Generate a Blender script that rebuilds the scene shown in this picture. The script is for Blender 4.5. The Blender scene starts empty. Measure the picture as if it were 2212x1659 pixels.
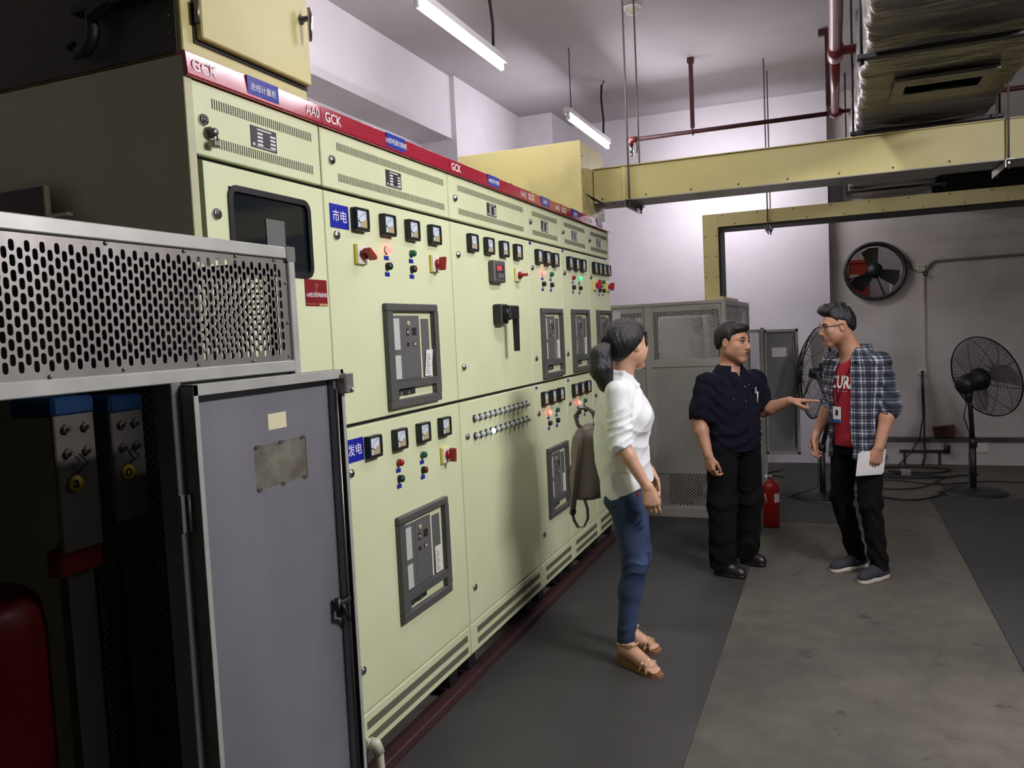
import bpy, math, random
import numpy as np
from mathutils import Vector, Matrix

random.seed(7)
sc = bpy.context.scene
col = sc.collection

# ------------------------------------------------------------------ camera
CAM = Vector((1.6, 0.0, 1.65))
YAW, PITCH, ROLL, FPX = 0.38179, 0.06448, 0.047146, 1743.4
_f = Vector((-math.sin(YAW) * math.cos(PITCH), math.cos(YAW) * math.cos(PITCH), -math.sin(PITCH)))
_r = Vector((math.cos(YAW), math.sin(YAW), 0))
_u = _r.cross(_f)
_r2 = math.cos(ROLL) * _r - math.sin(ROLL) * _u
_u2 = math.sin(ROLL) * _r + math.cos(ROLL) * _u
cam_data = bpy.data.cameras.new('camera')
cam_data.sensor_fit = 'HORIZONTAL'
cam_data.sensor_width = 36.0
cam_data.lens = FPX / 2212 * 36.0
cam_data.clip_start = 0.02
cam = bpy.data.objects.new('camera', cam_data)
cam.matrix_world = Matrix(((_r2.x, _u2.x, -_f.x, CAM.x), (_r2.y, _u2.y, -_f.y, CAM.y), (_r2.z, _u2.z, -_f.z, CAM.z), (0, 0, 0, 1)))
col.objects.link(cam)
sc.camera = cam

# ------------------------------------------------------------------ world, exposure
world = bpy.data.worlds.new('world')
sc.world = world
world.use_nodes = True
world.node_tree.nodes['Background'].inputs[0].default_value = (0.5, 0.5, 0.55, 1)
world.node_tree.nodes['Background'].inputs[1].default_value = 0.02
sc.view_settings.view_transform = 'Standard'
sc.view_settings.look = 'None'
sc.view_settings.gamma = 1.0
sc.view_settings.exposure = 0.0
sc.view_settings.use_curve_mapping = False
TUBE_POWER = 86.0          # emission of the lit fluorescent tubes
TUBE_COL = (1.0, 0.955, 1.03)

# ------------------------------------------------------------------ materials
def lin(c):
    return tuple(((v / 255) / 12.92 if v / 255 <= 0.04045 else ((v / 255 + 0.055) / 1.055) ** 2.4) for v in c)

MATS = {}
def mat(name, rgb, rough=0.5, metal=0.0, rgb2=None, nscale=6.0, detail=4.0, stretch=(1, 1, 1), bump=0.0, bscale=None,
        emit=None, estr=0.0, alpha=1.0, trans=0.0, lo=0.35, hi=0.65, spec=0.5, coat=0.0, aniso=0.0):
    m = bpy.data.materials.new(name)
    m.use_nodes = True
    nt = m.node_tree
    b = nt.nodes['Principled BSDF']
    c = lin(rgb) + (1,)
    b.inputs['Base Color'].default_value = c
    b.inputs['Roughness'].default_value = rough
    b.inputs['Metallic'].default_value = metal
    b.inputs['Specular IOR Level'].default_value = spec
    b.inputs['Transmission Weight'].default_value = trans
    b.inputs['Alpha'].default_value = alpha
    b.inputs['Coat Weight'].default_value = coat
    if emit:
        b.inputs['Emission Color'].default_value = tuple(emit) + (1,)
        b.inputs['Emission Strength'].default_value = estr
    if rgb2 or bump:
        tc = nt.nodes.new('ShaderNodeTexCoord')
        mp = nt.nodes.new('ShaderNodeMapping')
        mp.inputs['Scale'].default_value = stretch
        nt.links.new(tc.outputs['Object'], mp.inputs['Vector'])
        if rgb2:
            n = nt.nodes.new('ShaderNodeTexNoise')
            n.inputs['Scale'].default_value = nscale
            n.inputs['Detail'].default_value = detail
            nt.links.new(mp.outputs[0], n.inputs['Vector'])
            r = nt.nodes.new('ShaderNodeValToRGB')
            r.color_ramp.elements[0].position = lo
            r.color_ramp.elements[1].position = hi
            r.color_ramp.elements[0].color = c
            r.color_ramp.elements[1].color = lin(rgb2) + (1,)
            nt.links.new(n.outputs['Fac'], r.inputs[0])
            nt.links.new(r.outputs[0], b.inputs['Base Color'])
        if bump:
            n2 = nt.nodes.new('ShaderNodeTexNoise')
            n2.inputs['Scale'].default_value = bscale or nscale
            n2.inputs['Detail'].default_value = detail
            nt.links.new(mp.outputs[0], n2.inputs['Vector'])
            bp = nt.nodes.new('ShaderNodeBump')
            bp.inputs['Strength'].default_value = bump
            bp.inputs['Distance'].default_value = 0.02
            nt.links.new(n2.outputs['Fac'], bp.inputs['Height'])
            nt.links.new(bp.outputs[0], b.inputs['Normal'])
    MATS[name] = m
    return m

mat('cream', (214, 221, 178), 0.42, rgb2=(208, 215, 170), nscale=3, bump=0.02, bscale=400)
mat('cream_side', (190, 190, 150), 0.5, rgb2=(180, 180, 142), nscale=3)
mat('yellow_paint', (206, 196, 132), 0.45, rgb2=(196, 186, 122), nscale=2.5, bump=0.02, bscale=300)
mat('yellow_grime', (206, 196, 132), 0.5, rgb2=(168, 158, 104), nscale=2.2, lo=0.5, hi=0.8)
mat('gasket', (22, 22, 20), 0.7)
mat('header_red', (158, 34, 52), 0.14, coat=0.5)
mat('sign_blue', (24, 34, 150), 0.35)
mat('header_blue', (44, 60, 150), 0.2)
mat('sign_red', (120, 26, 32), 0.35)
mat('letter_white', (235, 230, 225), 0.5)
mat('gold_print', (178, 140, 90), 0.5)
mat('black_plastic', (18, 18, 19), 0.4)
mat('grey_plastic', (80, 80, 77), 0.45)
mat('breaker_grey', (92, 92, 90), 0.5)
mat('breaker_dark', (38, 40, 44), 0.45)
mat('dial_white', (205, 218, 226), 0.25)
mat('dial_tan', (176, 160, 118), 0.4)
mat('chrome', (190, 190, 188), 0.22, metal=1.0)
mat('dull_steel', (130, 128, 120), 0.4, metal=0.9)
mat('lamp_red', (150, 24, 28), 0.25)
mat('lamp_green', (10, 92, 58), 0.25)
mat('lamp_red_lit', (255, 80, 60), 0.3, emit=(1.0, 0.085, 0.075), estr=5.5)
mat('lamp_green_lit', (30, 220, 100), 0.3, emit=(0.05, 0.75, 0.22), estr=1.6)
mat('lamp_white_lit', (210, 230, 255), 0.3, emit=(0.6, 0.8, 1.0), estr=1.0)
mat('digit_red', (255, 40, 40), 0.3, emit=(1.0, 0.05, 0.06), estr=1.6)
mat('wall_far_paint', (112, 108, 106), 0.85)
mat('lamp_clear', (190, 195, 185), 0.2)
mat('button_green', (16, 96, 60), 0.35)
mat('button_red', (170, 40, 34), 0.35)
mat('button_dark', (60, 40, 30), 0.35)
mat('button_darkgreen', (38, 56, 40), 0.35)
mat('switch_red', (150, 26, 30), 0.35)
mat('switch_yellow', (205, 196, 60), 0.4)
mat('switch_white', (218, 216, 200), 0.4)
mat('paper', (222, 220, 214), 0.6)
mat('sticker', (210, 205, 165), 0.6)
mat('smoked_glass', (26, 30, 34), 0.06, spec=0.6)
mat('vent_dark', (96, 96, 76), 0.7)
mat('slot_dark', (70, 70, 56), 0.8)
mat('stainless', (178, 174, 168), 0.34, metal=0.75, rgb2=(160, 156, 150), nscale=8, stretch=(1, 1, 0.05), bump=0.03, bscale=60)
mat('stainless_dull', (138, 138, 142), 0.40, metal=0.35, rgb2=(120, 120, 124), nscale=3, stretch=(1, 1, 0.3), bump=0.03, bscale=25)
mat('aluminium', (196, 198, 188), 0.38, metal=0.4, rgb2=(182, 184, 175), nscale=10)
mat('aluminium_dull', (120, 122, 116), 0.45, metal=0.5)
mat('cage_grey', (160, 158, 148), 0.45, metal=0.15, rgb2=(148, 146, 137), nscale=4)
mat('backing_grey', (166, 164, 155), 0.5, metal=0.2)
mat('rust_red_paint', (66, 34, 36), 0.6, rgb2=(48, 30, 30), nscale=8)
mat('pipe_red', (130, 50, 48), 0.35, rgb2=(112, 40, 40), nscale=5)
mat('pipe_maroon', (72, 30, 34), 0.5)
mat('coil_red', (128, 8, 10), 0.5)
mat('coil_white', (205, 203, 206), 0.5)
mat('insulator_blue', (24, 60, 100), 0.35)
mat('tag_yellow', (205, 180, 30), 0.5)
mat('busbar', (108, 105, 98), 0.5, metal=0.2)
mat('black_steel', (24, 24, 25), 0.5)
mat('void_black', (5, 5, 5), 1.0, spec=0.0)
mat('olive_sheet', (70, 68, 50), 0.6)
mat('dark_mesh', (52, 52, 50), 0.6)
mat('foil', (158, 152, 148), 0.27, metal=0.85, rgb2=(128, 124, 118), nscale=3, stretch=(0.6, 6, 3), bump=0.9, bscale=7)
mat('plaster', (226, 221, 226), 0.85, rgb2=(216, 211, 217), nscale=1.6, bump=0.08, bscale=30)
mat('plaster_old', (204, 198, 194), 0.85, rgb2=(178, 172, 167), nscale=2.2, bump=0.08, bscale=30, lo=0.45, hi=0.8)
mat('ceiling_paint', (180, 174, 177), 0.9, rgb2=(170, 164, 167), nscale=1.2)
mat('curb_shadow', (84, 80, 78), 0.8, rgb2=(50, 46, 44), nscale=5)
mat('rubber_mat', (54, 54, 51), 0.65, rgb2=(45, 45, 43), nscale=2.2, bump=0.05, bscale=300)
mat('white_enamel', (225, 224, 226), 0.35)
mat('tube_glass', (255, 255, 255), 0.3, emit=TUBE_COL, estr=TUBE_POWER)
mat('tube_glass_bright', (255, 255, 255), 0.3, emit=TUBE_COL, estr=TUBE_POWER * 3.7)
mat('tube_glass_aisle', (255, 255, 255), 0.3, emit=TUBE_COL, estr=TUBE_POWER * 2.1)
mat('tube_glass_added', (255, 255, 255), 0.3, emit=TUBE_COL, estr=TUBE_POWER * 1.35)
mat('cable_black', (20, 20, 22), 0.55)
mat('plastic_ivory', (206, 200, 180), 0.5)
mat('conduit_grey', (140, 134, 130), 0.6)
mat('wire_guard', (30, 28, 29), 0.45, metal=0.3)
mat('fan_blade', (150, 146, 144), 0.5)
mat('extinguisher_red', (150, 16, 20), 0.3)
mat('brick_red', (72, 34, 28), 0.8)
mat('pvc', (196, 194, 170), 0.4)
mat('outside_wall', (190, 185, 190), 0.8)
mat('smoke_pane', (120, 118, 104), 0.15, rgb2=(92, 88, 76), nscale=18)
mat('orange_paint', (196, 66, 40), 0.5)

def floor_material():
    m = mat('concrete', (112, 106, 98), 0.75, bump=0.12, bscale=40)
    nt = m.node_tree
    b = nt.nodes['Principled BSDF']
    tc = nt.nodes.new('ShaderNodeTexCoord')
    n1 = nt.nodes.new('ShaderNodeTexNoise'); n1.inputs['Scale'].default_value = 0.9; n1.inputs['Detail'].default_value = 6
    n2 = nt.nodes.new('ShaderNodeTexNoise'); n2.inputs['Scale'].default_value = 5.5; n2.inputs['Detail'].default_value = 8; n2.inputs['Roughness'].default_value = 0.7
    n3 = nt.nodes.new('ShaderNodeTexNoise'); n3.inputs['Scale'].default_value = 7.0; n3.inputs['Detail'].default_value = 3
    for n in (n1, n2, n3):
        nt.links.new(tc.outputs['Object'], n.inputs['Vector'])
    r1 = nt.nodes.new('ShaderNodeValToRGB')
    r1.color_ramp.elements[0].position = 0.35; r1.color_ramp.elements[1].position = 0.68
    r1.color_ramp.elements[0].color = lin((76, 73, 64)) + (1,)
    r1.color_ramp.elements[1].color = lin((97, 92, 82)) + (1,)
    nt.links.new(n1.outputs['Fac'], r1.inputs[0])
    r2 = nt.nodes.new('ShaderNodeValToRGB')
    r2.color_ramp.elements[0].position = 0.3; r2.color_ramp.elements[1].position = 0.62
    r2.color_ramp.elements[0].color = (0.62, 0.62, 0.62, 1); r2.color_ramp.elements[1].color = (1, 1, 1, 1)
    nt.links.new(n2.outputs['Fac'], r2.inputs[0])
    r3 = nt.nodes.new('ShaderNodeValToRGB')
    r3.color_ramp.elements[0].position = 0.27; r3.color_ramp.elements[1].position = 0.33
    r3.color_ramp.elements[0].color = (0.45, 0.43, 0.42, 1); r3.color_ramp.elements[1].color = (1, 1, 1, 1)
    nt.links.new(n3.outputs['Fac'], r3.inputs[0])
    mx = nt.nodes.new('ShaderNodeMixRGB'); mx.blend_type = 'MULTIPLY'; mx.inputs[0].default_value = 1
    nt.links.new(r1.outputs[0], mx.inputs[1]); nt.links.new(r2.outputs[0], mx.inputs[2])
    mx2 = nt.nodes.new('ShaderNodeMixRGB'); mx2.blend_type = 'MULTIPLY'; mx2.inputs[0].default_value = 1
    nt.links.new(mx.outputs[0], mx2.inputs[1]); nt.links.new(r3.outputs[0], mx2.inputs[2])
    nt.links.new(mx2.outputs[0], b.inputs['Base Color'])
floor_material()

# ------------------------------------------------------------------ mesh helpers
OFF = {}          # origin of each object in its thing's build frame

class MB:
    def __init__(self):
        self.v = []; self.f = []; self.s = []; self.mi = []; self.m = 0
    def add(self, vs, fs, smooth=False):
        o = len(self.v)
        self.v += [tuple(p) for p in vs]
        self.f += [tuple(i + o for i in f) for f in fs]
        self.s += [smooth] * len(fs)
        self.mi += [self.m] * len(fs)
        return self
    def box(self, x0, x1, y0, y1, z0, z1, ch=0.0):
        if ch <= 0:
            vs = [(x, y, z) for x in (x0, x1) for y in (y0, y1) for z in (z0, z1)]
            fs = [(0, 1, 3, 2), (4, 6, 7, 5), (0, 4, 5, 1), (2, 3, 7, 6), (0, 2, 6, 4), (1, 5, 7, 3)]
            return self.add(vs, fs)
        c = ch
        X = (x0, x1); Y = (y0, y1); Z = (z0, z1)
        vs = []; idx = {}
        for i in (0, 1):
            for j in (0, 1):
                for k in (0, 1):
                    sx, sy, sz = 1 - 2 * i, 1 - 2 * j, 1 - 2 * k
                    for a, d in enumerate(((0, 1, 1), (1, 0, 1), (1, 1, 0))):
                        idx[(i, j, k, a)] = len(vs)
                        vs.append((X[i] + sx * c * d[0], Y[j] + sy * c * d[1], Z[k] + sz * c * d[2]))
        fs = []
        for i in (0, 1):
            q = [idx[(i, 0, 0, 0)], idx[(i, 1, 0, 0)], idx[(i, 1, 1, 0)], idx[(i, 0, 1, 0)]]; fs.append(q if i else q[::-1])
        for j in (0, 1):
            q = [idx[(0, j, 0, 1)], idx[(0, j, 1, 1)], idx[(1, j, 1, 1)], idx[(1, j, 0, 1)]]; fs.append(q if j else q[::-1])
        for k in (0, 1):
            q = [idx[(0, 0, k, 2)], idx[(1, 0, k, 2)], idx[(1, 1, k, 2)], idx[(0, 1, k, 2)]]; fs.append(q if k else q[::-1])
        for i in (0, 1):
            for j in (0, 1):
                q = [idx[(i, j, 0, 0)], idx[(i, j, 1, 0)], idx[(i, j, 1, 1)], idx[(i, j, 0, 1)]]; fs.append(q if (i + j) % 2 else q[::-1])
            for k in (0, 1):
                q = [idx[(i, 0, k, 0)], idx[(i, 0, k, 2)], idx[(i, 1, k, 2)], idx[(i, 1, k, 0)]]; fs.append(q if (i + k) % 2 else q[::-1])
        for j in (0, 1):
            for k in (0, 1):
                q = [idx[(0, j, k, 1)], idx[(1, j, k, 1)], idx[(1, j, k, 2)], idx[(0, j, k, 2)]]; fs.append(q if (j + k) % 2 == 0 else q[::-1])
                for i in (0, 1):
                    t = [idx[(i, j, k, 0)], idx[(i, j, k, 1)], idx[(i, j, k, 2)]]; fs.append(t if (i + j + k) % 2 else t[::-1])
        return self.add(vs, fs)
    def tube(self, path, r, n=10, cap=True, smooth=True):
        P = [Vector(p) for p in path]
        R = r if isinstance(r, (list, tuple)) else [r] * len(P)
        vs = []; up = None
        for i, p in enumerate(P):
            t = (P[min(i + 1, len(P) - 1)] - P[max(i - 1, 0)]).normalized()
            if up is None:
                up = Vector((0, 0, 1)) if abs(t.z) < 0.9 else Vector((1, 0, 0))
            a = (up - t * up.dot(t)).normalized(); up = a
            b = t.cross(a)
            for k in range(n):
                an = 2 * math.pi * k / n
                vs.append(p + (a * math.cos(an) + b * math.sin(an)) * R[i])
        fs = []
        for i in range(len(P) - 1):
            for k in range(n):
                fs.append((i * n + k, i * n + (k + 1) % n, (i + 1) * n + (k + 1) % n, (i + 1) * n + k))
        self.add(vs, fs, smooth)
        if cap:
            o = len(self.v) - len(vs)
            self.f += [tuple(o + k for k in range(n))[::-1], tuple(o + (len(P) - 1) * n + k for k in range(n))]
            self.s += [False, False]; self.mi += [self.m] * 2
        return self
    def cyl(self, p0, p1, r, n=16, r1=None, smooth=True):
        return self.tube([p0, p1], [r, r if r1 is None else r1], n, True, smooth)
    def lathe(self, prof, origin, axis=(0, 0, 1), n=24, smooth=True):
        ax = Vector(axis).normalized()
        a = ax.orthogonal().normalized(); b = ax.cross(a)
        o = Vector(origin); vs = []
        for (r, h) in prof:
            for k in range(n):
                an = 2 * math.pi * k / n
                vs.append(o + ax * h + (a * math.cos(an) + b * math.sin(an)) * max(r, 1e-5))
        fs = []
        for i in range(len(prof) - 1):
            for k in range(n):
                fs.append((i * n + k, i * n + (k + 1) % n, (i + 1) * n + (k + 1) % n, (i + 1) * n + k))
        return self.add(vs, fs, smooth)
    def prism(self, poly, e0, e1, depth):
        """poly: list of 3D points; extruded by vector depth"""
        n = len(poly); d = Vector(depth)
        vs = [Vector(p) for p in poly] + [Vector(p) + d for p in poly]
        fs = [tuple(range(n))[::-1], tuple(range(n, 2 * n))] + [(i, (i + 1) % n, n + (i + 1) % n, n + i) for i in range(n)]
        return self.add(vs, fs)
    def ellipsoid(self, c, r, nu=16, nv=10):
        vs = []; fs = []
        for j in range(nv + 1):
            t = math.pi * j / nv
            for i in range(nu):
                p = 2 * math.pi * i / nu
                vs.append((c[0] + r[0] * math.sin(t) * math.cos(p), c[1] + r[1] * math.sin(t) * math.sin(p), c[2] + r[2] * math.cos(t)))
        for j in range(nv):
            for i in range(nu):
                fs.append((j * nu + i, (j + 1) * nu + i, (j + 1) * nu + (i + 1) % nu, j * nu + (i + 1) % nu))
        return self.add(vs, fs, True)
    def build(self, name, material, parent=None, kind=None, label=None):
        me = bpy.data.meshes.new(name)
        V = np.array(self.v, dtype=np.float64)
        c = Vector(((V[:, 0].min() + V[:, 0].max()) / 2, (V[:, 1].min() + V[:, 1].max()) / 2, V[:, 2].min()))
        me.from_pydata([(p[0] - c.x, p[1] - c.y, p[2] - c.z) for p in self.v], [], self.f)
        me.polygons.foreach_set('use_smooth', self.s)
        ms = material if isinstance(material, (list, tuple)) else [material]
        for x in ms:
            me.materials.append(MATS[x])
        if len(ms) > 1:
            me.polygons.foreach_set('material_index', self.mi)
        me.update()
        return link(name, me, c, parent, kind, label)

def link(name, me, c, parent=None, kind=None, label=None):
    o = bpy.data.objects.new(name, me)
    col.objects.link(o)
    c = Vector(c)
    if parent is not None:
        o.parent = parent
        o.location = c - OFF[parent]
    else:
        o.location = c
    OFF[o] = c
    if kind: o['kind'] = kind
    if label: o['label'] = label
    return o

def thing(name, label, cat, loc, group=None, local=False, rotz=0.0):
    o = bpy.data.objects.new(name, None)
    o.empty_display_size = 0.1
    col.objects.link(o)
    o.location = loc
    o.rotation_euler = (0, 0, rotz)
    OFF[o] = Vector((0, 0, 0)) if local else Vector(loc)
    return tag(o, label, cat, group)

def tag(o, label, cat, group=None):
    o['label'] = label; o['category'] = cat
    if group: o['group'] = group
    return o

def struct(o):
    o['kind'] = 'structure'
    return o

def copy_tree(src, parent, delta):
    """copy a part (and its sub-parts) under another thing, moved by delta in the build frame"""
    c = src.copy(); col.objects.link(c)
    pos = OFF[src] + Vector(delta)
    c.parent = parent
    c.location = pos - OFF[parent]
    OFF[c] = pos
    for ch in list(src.children):
        d = ch.copy(); col.objects.link(d)
        d.parent = c
        d.location = ch.location
        OFF[d] = OFF[ch] + Vector(delta)
    return c

def text(body, size, origin, ex, ey, material, parent, name='lettering', align='LEFT', bold=0.0, sx=1.0, depth=0.0006):
    cu = bpy.data.curves.new('txt', 'FONT')
    cu.body = body; cu.size = size; cu.align_x = align; cu.offset = bold; cu.extrude = depth
    cu.resolution_u = 3
    to = bpy.data.objects.new('txt', cu); col.objects.link(to)
    dg = bpy.context.evaluated_depsgraph_get()
    me = bpy.data.meshes.new_from_object(to.evaluated_get(dg))
    bpy.data.objects.remove(to); bpy.data.curves.remove(cu)
    ex = Vector(ex); ey = Vector(ey); ez = ex.cross(ey); o = Vector(origin)
    for v in me.vertices:
        p = o + ex * (v.co.x * sx) + ey * v.co.y + ez * v.co.z
        v.co = p
    me.materials.clear(); me.materials.append(MATS[material])
    cs = [v.co.copy() for v in me.vertices]
    c = sum(cs, Vector()) / max(1, len(cs))
    for v in me.vertices: v.co -= c
    me.name = name
    return link(name, me, c, parent)

def perf(mb, o, u, v, W, H, pu=0.0145, pv=0.026, hw=0.0053, hh=0.0105, mu=0.02, mv=0.02, t=0.0015):
    """sheet with staggered slotted holes; o corner, u/v unit vectors, W x H"""
    o = Vector(o); u = Vector(u); v = Vector(v); n = u.cross(v)
    nu = int((W - 2 * mu) / pu); nv = int((H - 2 * mv) / pv)
    mu = (W - nu * pu) / 2; mv = (H - nv * pv) / 2
    def P(a, b, d=0.0): return o + u * a + v * b - n * d
    def quad(a0, a1, b0, b1): mb.add([P(a0, b0), P(a1, b0), P(a1, b1), P(a0, b1)], [(0, 1, 2, 3)])
    quad(0, mu, 0, H); quad(W - mu, W, 0, H); quad(mu, W - mu, 0, mv); quad(mu, W - mu, H - mv, H)
    s = hh - hw; k = hw * 0.72; A = pu / 2; B = pv / 2
    hole = [(hw, -s), (hw, s), (k, s + k), (0, hh), (-k, s + k), (-hw, s), (-hw, -s), (-k, -s - k), (0, -hh), (k, -s - k)]
    outer = [(A, -s), (A, s), (A, B), (0, B), (-A, B), (-A, s), (-A, -s), (-A, -B), (0, -B), (A, -B)]
    for i in range(nu):
        cx = mu + (i + 0.5) * pu
        odd = i % 2
        if odd:
            quad(cx - A, cx + A, mv, mv + B); quad(cx - A, cx + A, H - mv - B, H - mv)
        for j in range(nv - odd):
            cy = mv + (j + 0.5 + 0.5 * odd) * pv
            vs = [P(cx + a, cy + b) for a, b in outer] + [P(cx + a, cy + b) for a, b in hole] + [P(cx + a, cy + b, t) for a, b in hole]
            fs = [(q, (q + 1) % 10, 10 + (q + 1) % 10, 10 + q) for q in range(10)] + [(10 + q, 10 + (q + 1) % 10, 20 + (q + 1) % 10, 20 + q) for q in range(10)]
            mb.add(vs, fs)
    return mb
# ------------------------------------------------------------------ the room
HC = 4.13
XR, YB, XL = 6.2, -3.0, -2.15
struct(MB().box(XL - .2, XR + .2, YB - .2, 11.6, -0.2, 0.0).build('floor', 'concrete'))
struct(MB().box(XL - .2, XR + .2, YB - .2, 10.2, HC, HC + 0.2).build('ceiling', 'ceiling_paint'))
struct(MB().box(XL - .2, XL, YB - .2, 10.2, 0, HC).build('wall_left', 'plaster'))
struct(MB().box(XR, XR + .2, YB - .2, 10.2, 0, HC).build('wall_right', 'wall_far_paint'))
struct(MB().box(XL, XR, YB - .2, YB, 0, HC).build('wall_front', 'wall_far_paint'))
# back wall: bright left portion stands a little proud of the right portion, which has a round fan opening
struct(MB().box(XL, 1.565, 9.70, 10.2, 0, HC).build('wall_back', 'plaster'))
FX, FZ, FR, YW = 2.03, 2.13, 0.29, 9.85
def wall_with_hole():
    mb = MB(); n = 32
    x0, x1, z0, z1 = 1.565, XR, 0.0, HC
    bx0, bx1, bz0, bz1 = FX - .4, FX + .4, FZ - .4, FZ + .4
    for (a0, a1, b0, b1) in ((x0, bx0, z0, z1), (bx1, x1, z0, z1), (bx0, bx1, z0, bz0), (bx0, bx1, bz1, z1)):
        mb.box(a0, a1, YW, YW + .2, b0, b1)
    for y, fl in ((YW, 1), (YW + .2, 0)):
        vs = []; fs = []
        for k in range(n):
            a = 2 * math.pi * (k + .5) / n; c, s = math.cos(a), math.sin(a)
            m = .4 / max(abs(c), abs(s))
            vs += [(FX + c * FR, y, FZ + s * FR), (FX + c * m, y, FZ + s * m)]
        for k in range(n):
            q = (2 * k, 2 * k + 1, 2 * ((k + 1) % n) + 1, 2 * ((k + 1) % n))
            fs.append(q if not fl else q[::-1])
        for k in (3, 11, 19, 27):
            o = 2 * k + 1; o2 = 2 * ((k + 1) % n) + 1
            p, q2 = vs[o], vs[o2]
            cx = FX + math.copysign(.4, p[0] - FX); cz = FZ + math.copysign(.4, p[2] - FZ)
            vs.append((cx, y, cz)); fs.append((o, len(vs) - 1, o2))
        mb.add(vs, fs)
    vs = []
    for k in range(n):
        a = 2 * math.pi * (k + .5) / n
        vs += [(FX + math.cos(a) * FR, YW, FZ + math.sin(a) * FR), (FX + math.cos(a) * FR, YW + .2, FZ + math.sin(a) * FR)]
    mb.add(vs, [(2 * k, 2 * k + 1, 2 * ((k + 1) % n) + 1, 2 * ((k + 1) % n)) for k in range(n)])
    return mb
o = wall_with_hole().build('wall_back', 'plaster_old'); struct(o)
# beam, wall column and corner column on the left
struct(MB().box(XL, -1.79, YB, 7.2, 3.535, HC).build('trim_1', 'plaster'))
struct(MB().box(XL, -1.745, 7.2, 9.7, 0, HC).build('trim_2', 'plaster'))
struct(MB().box(-1.745, -1.35, 8.95, 9.7, 0, HC).build('trim_3', 'plaster'))
# curb along the foot of the back wall
struct(MB().box(1.2, XR, 9.74, 9.85, 0, 0.25).build('trim_4', 'plaster_old'))
struct(MB().box(1.2, XR, 9.715, 9.85, 0.25, 0.285).build('trim_5', 'curb_shadow'))  # dark strip paints the shadow band along the top of the curb
# outside seen through the exhaust opening
struct(MB().box(0.8, 3.6, 11.4, 11.5, 0.5, 4.0).build('wall_outside', 'outside_wall'))

# rubber mats and plinth rail
tag(MB().box(0.005, 1.045, 1.78, 6.83, 0.0, 0.006).box(.33, 1.045, -2.0, 1.78, 0.0, 0.006).build('rubber_mat', 'rubber_mat'), 'long dark grey rubber mat on the floor along the switchgear', 'mat')
tag(MB().box(1.05, 1.80, 6.83, 9.68, 0.0, 0.006).build('rubber_mat', 'rubber_mat'), 'dark rubber mat on the floor behind the fire extinguisher', 'mat')
tag(MB().box(2.37, 4.9, -2.0, 8.05, 0.0, 0.006).build('rubber_mat', 'rubber_mat'), 'dark grey rubber mat along the right edge of the concrete path', 'mat')
tag(MB().box(-0.07, 0.0, 1.72, 6.13, 0.0, 0.047, 0.004).build('plinth_rail', 'rust_red_paint'), 'dark red painted steel rail on the floor under the switchgear row', 'rail')

# ------------------------------------------------------------------ fluorescent lamps
def tube_light(x, y0, y1, z, label, glass='tube_glass'):
    t = thing('fluorescent_light', label, 'light', (x, (y0 + y1) / 2, z), 'suspended fluorescent tubes')
    h = MB(); h.box(x - .03, x + .03, y0 - .03, y1 + .03, z + .035, z + .085, .004)
    h.build('housing', 'white_enamel', t)
    for ye, s in ((y0, 1), (y1, -1)):
        s_ = MB(); s_.box(x - .016, x + .016, ye - .012 * (1 + s) / 2 - .012 * (1 - s) / 2, ye + .012, z - .018, z + .036, .003)
        s_.build('socket', 'white_enamel', t)
    MB().cyl((x, y0 + .012, z), (x, y1 - .012, z), 0.0165, 16).build('tube', glass, t)
    ya, yb = y0 + .1, y1 - .15
    MB().tube([(x, ya, z + .085), (x, ya, HC - .06), (x + .008, ya, HC - .045), (x, ya, HC - .03), (x, ya, HC)], .0045, 6).build('hanger_wire', 'cable_black', t)
    w = MB(); w.tube([(x, yb, z + .085), (x + .006, yb, z + .25), (x - .006, yb - .02, z + .45), (x, yb, HC - .04)], .011, 8)
    w.tube([(x, yb, HC - .05), (x + .03, yb - .02, HC - .02), (x + .02, yb, HC)], .006, 6)
    w.build('power_cable', 'cable_black', t)
    return t
tube_light(-.53, 4.14, 5.40, 3.5, 'lit fluorescent tube hanging nearest, over the switchgear by the top edge')
tube_light(-.53, 6.92, 8.26, 3.5, 'lit fluorescent tube hanging further back, above the cream panel box')
tube_light(1.40, 3.42, 4.66, 3.55, 'lit fluorescent tube hanging over the middle of the aisle in front of the switchgear', 'tube_glass_aisle')
def bank_light(x, y, z, label):
    """three-tube batten, the brighter fitting over the open side of the room"""
    t = thing('fluorescent_light', label, 'light', (x, y, z))
    MB().box(x - .15, x + .15, y - .64, y + .64, z + .035, z + .09, .004).build('housing', 'white_enamel', t)
    for dx in (-.10, 0, .10):
        MB().cyl((x + dx, y - .60, z), (x + dx, y + .60, z), 0.0165, 16).build('tube', 'tube_glass_bright', t)
        for ye in (-.61, .61): MB().box(x + dx - .014, x + dx + .014, y + ye - .012, y + ye + .012, z - .018, z + .036, .003).build('socket', 'white_enamel', t)
    for ya in (-.45, .45): MB().cyl((x, y + ya, z + .09), (x, y + ya, HC), .005, 6).build('hanger_rod', 'cable_black', t)
    return t
bank_light(3.45, 2.6, 3.23, 'three-tube fluorescent fitting hanging over the open right side of the room')
t = thing('fluorescent_light', 'added fluorescent tube on wall arms, unseen behind the upper yellow duct', 'light', (.48, 9.2, 3.2))  # lamp added out of view to brighten the back wall
MB().box(-.17, 1.13, 8.77, 8.83, 3.235, 3.285, .004).build('housing', 'white_enamel', t)
MB().cyl((-.14, 8.80, 3.20), (1.10, 8.80, 3.20), 0.0165, 16).build('tube', 'tube_glass_added', t)
for xe in (-.15, 1.11): MB().box(xe - .012, xe + .012, 8.785, 8.815, 3.182, 3.236, .003).build('socket', 'white_enamel', t)
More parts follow.
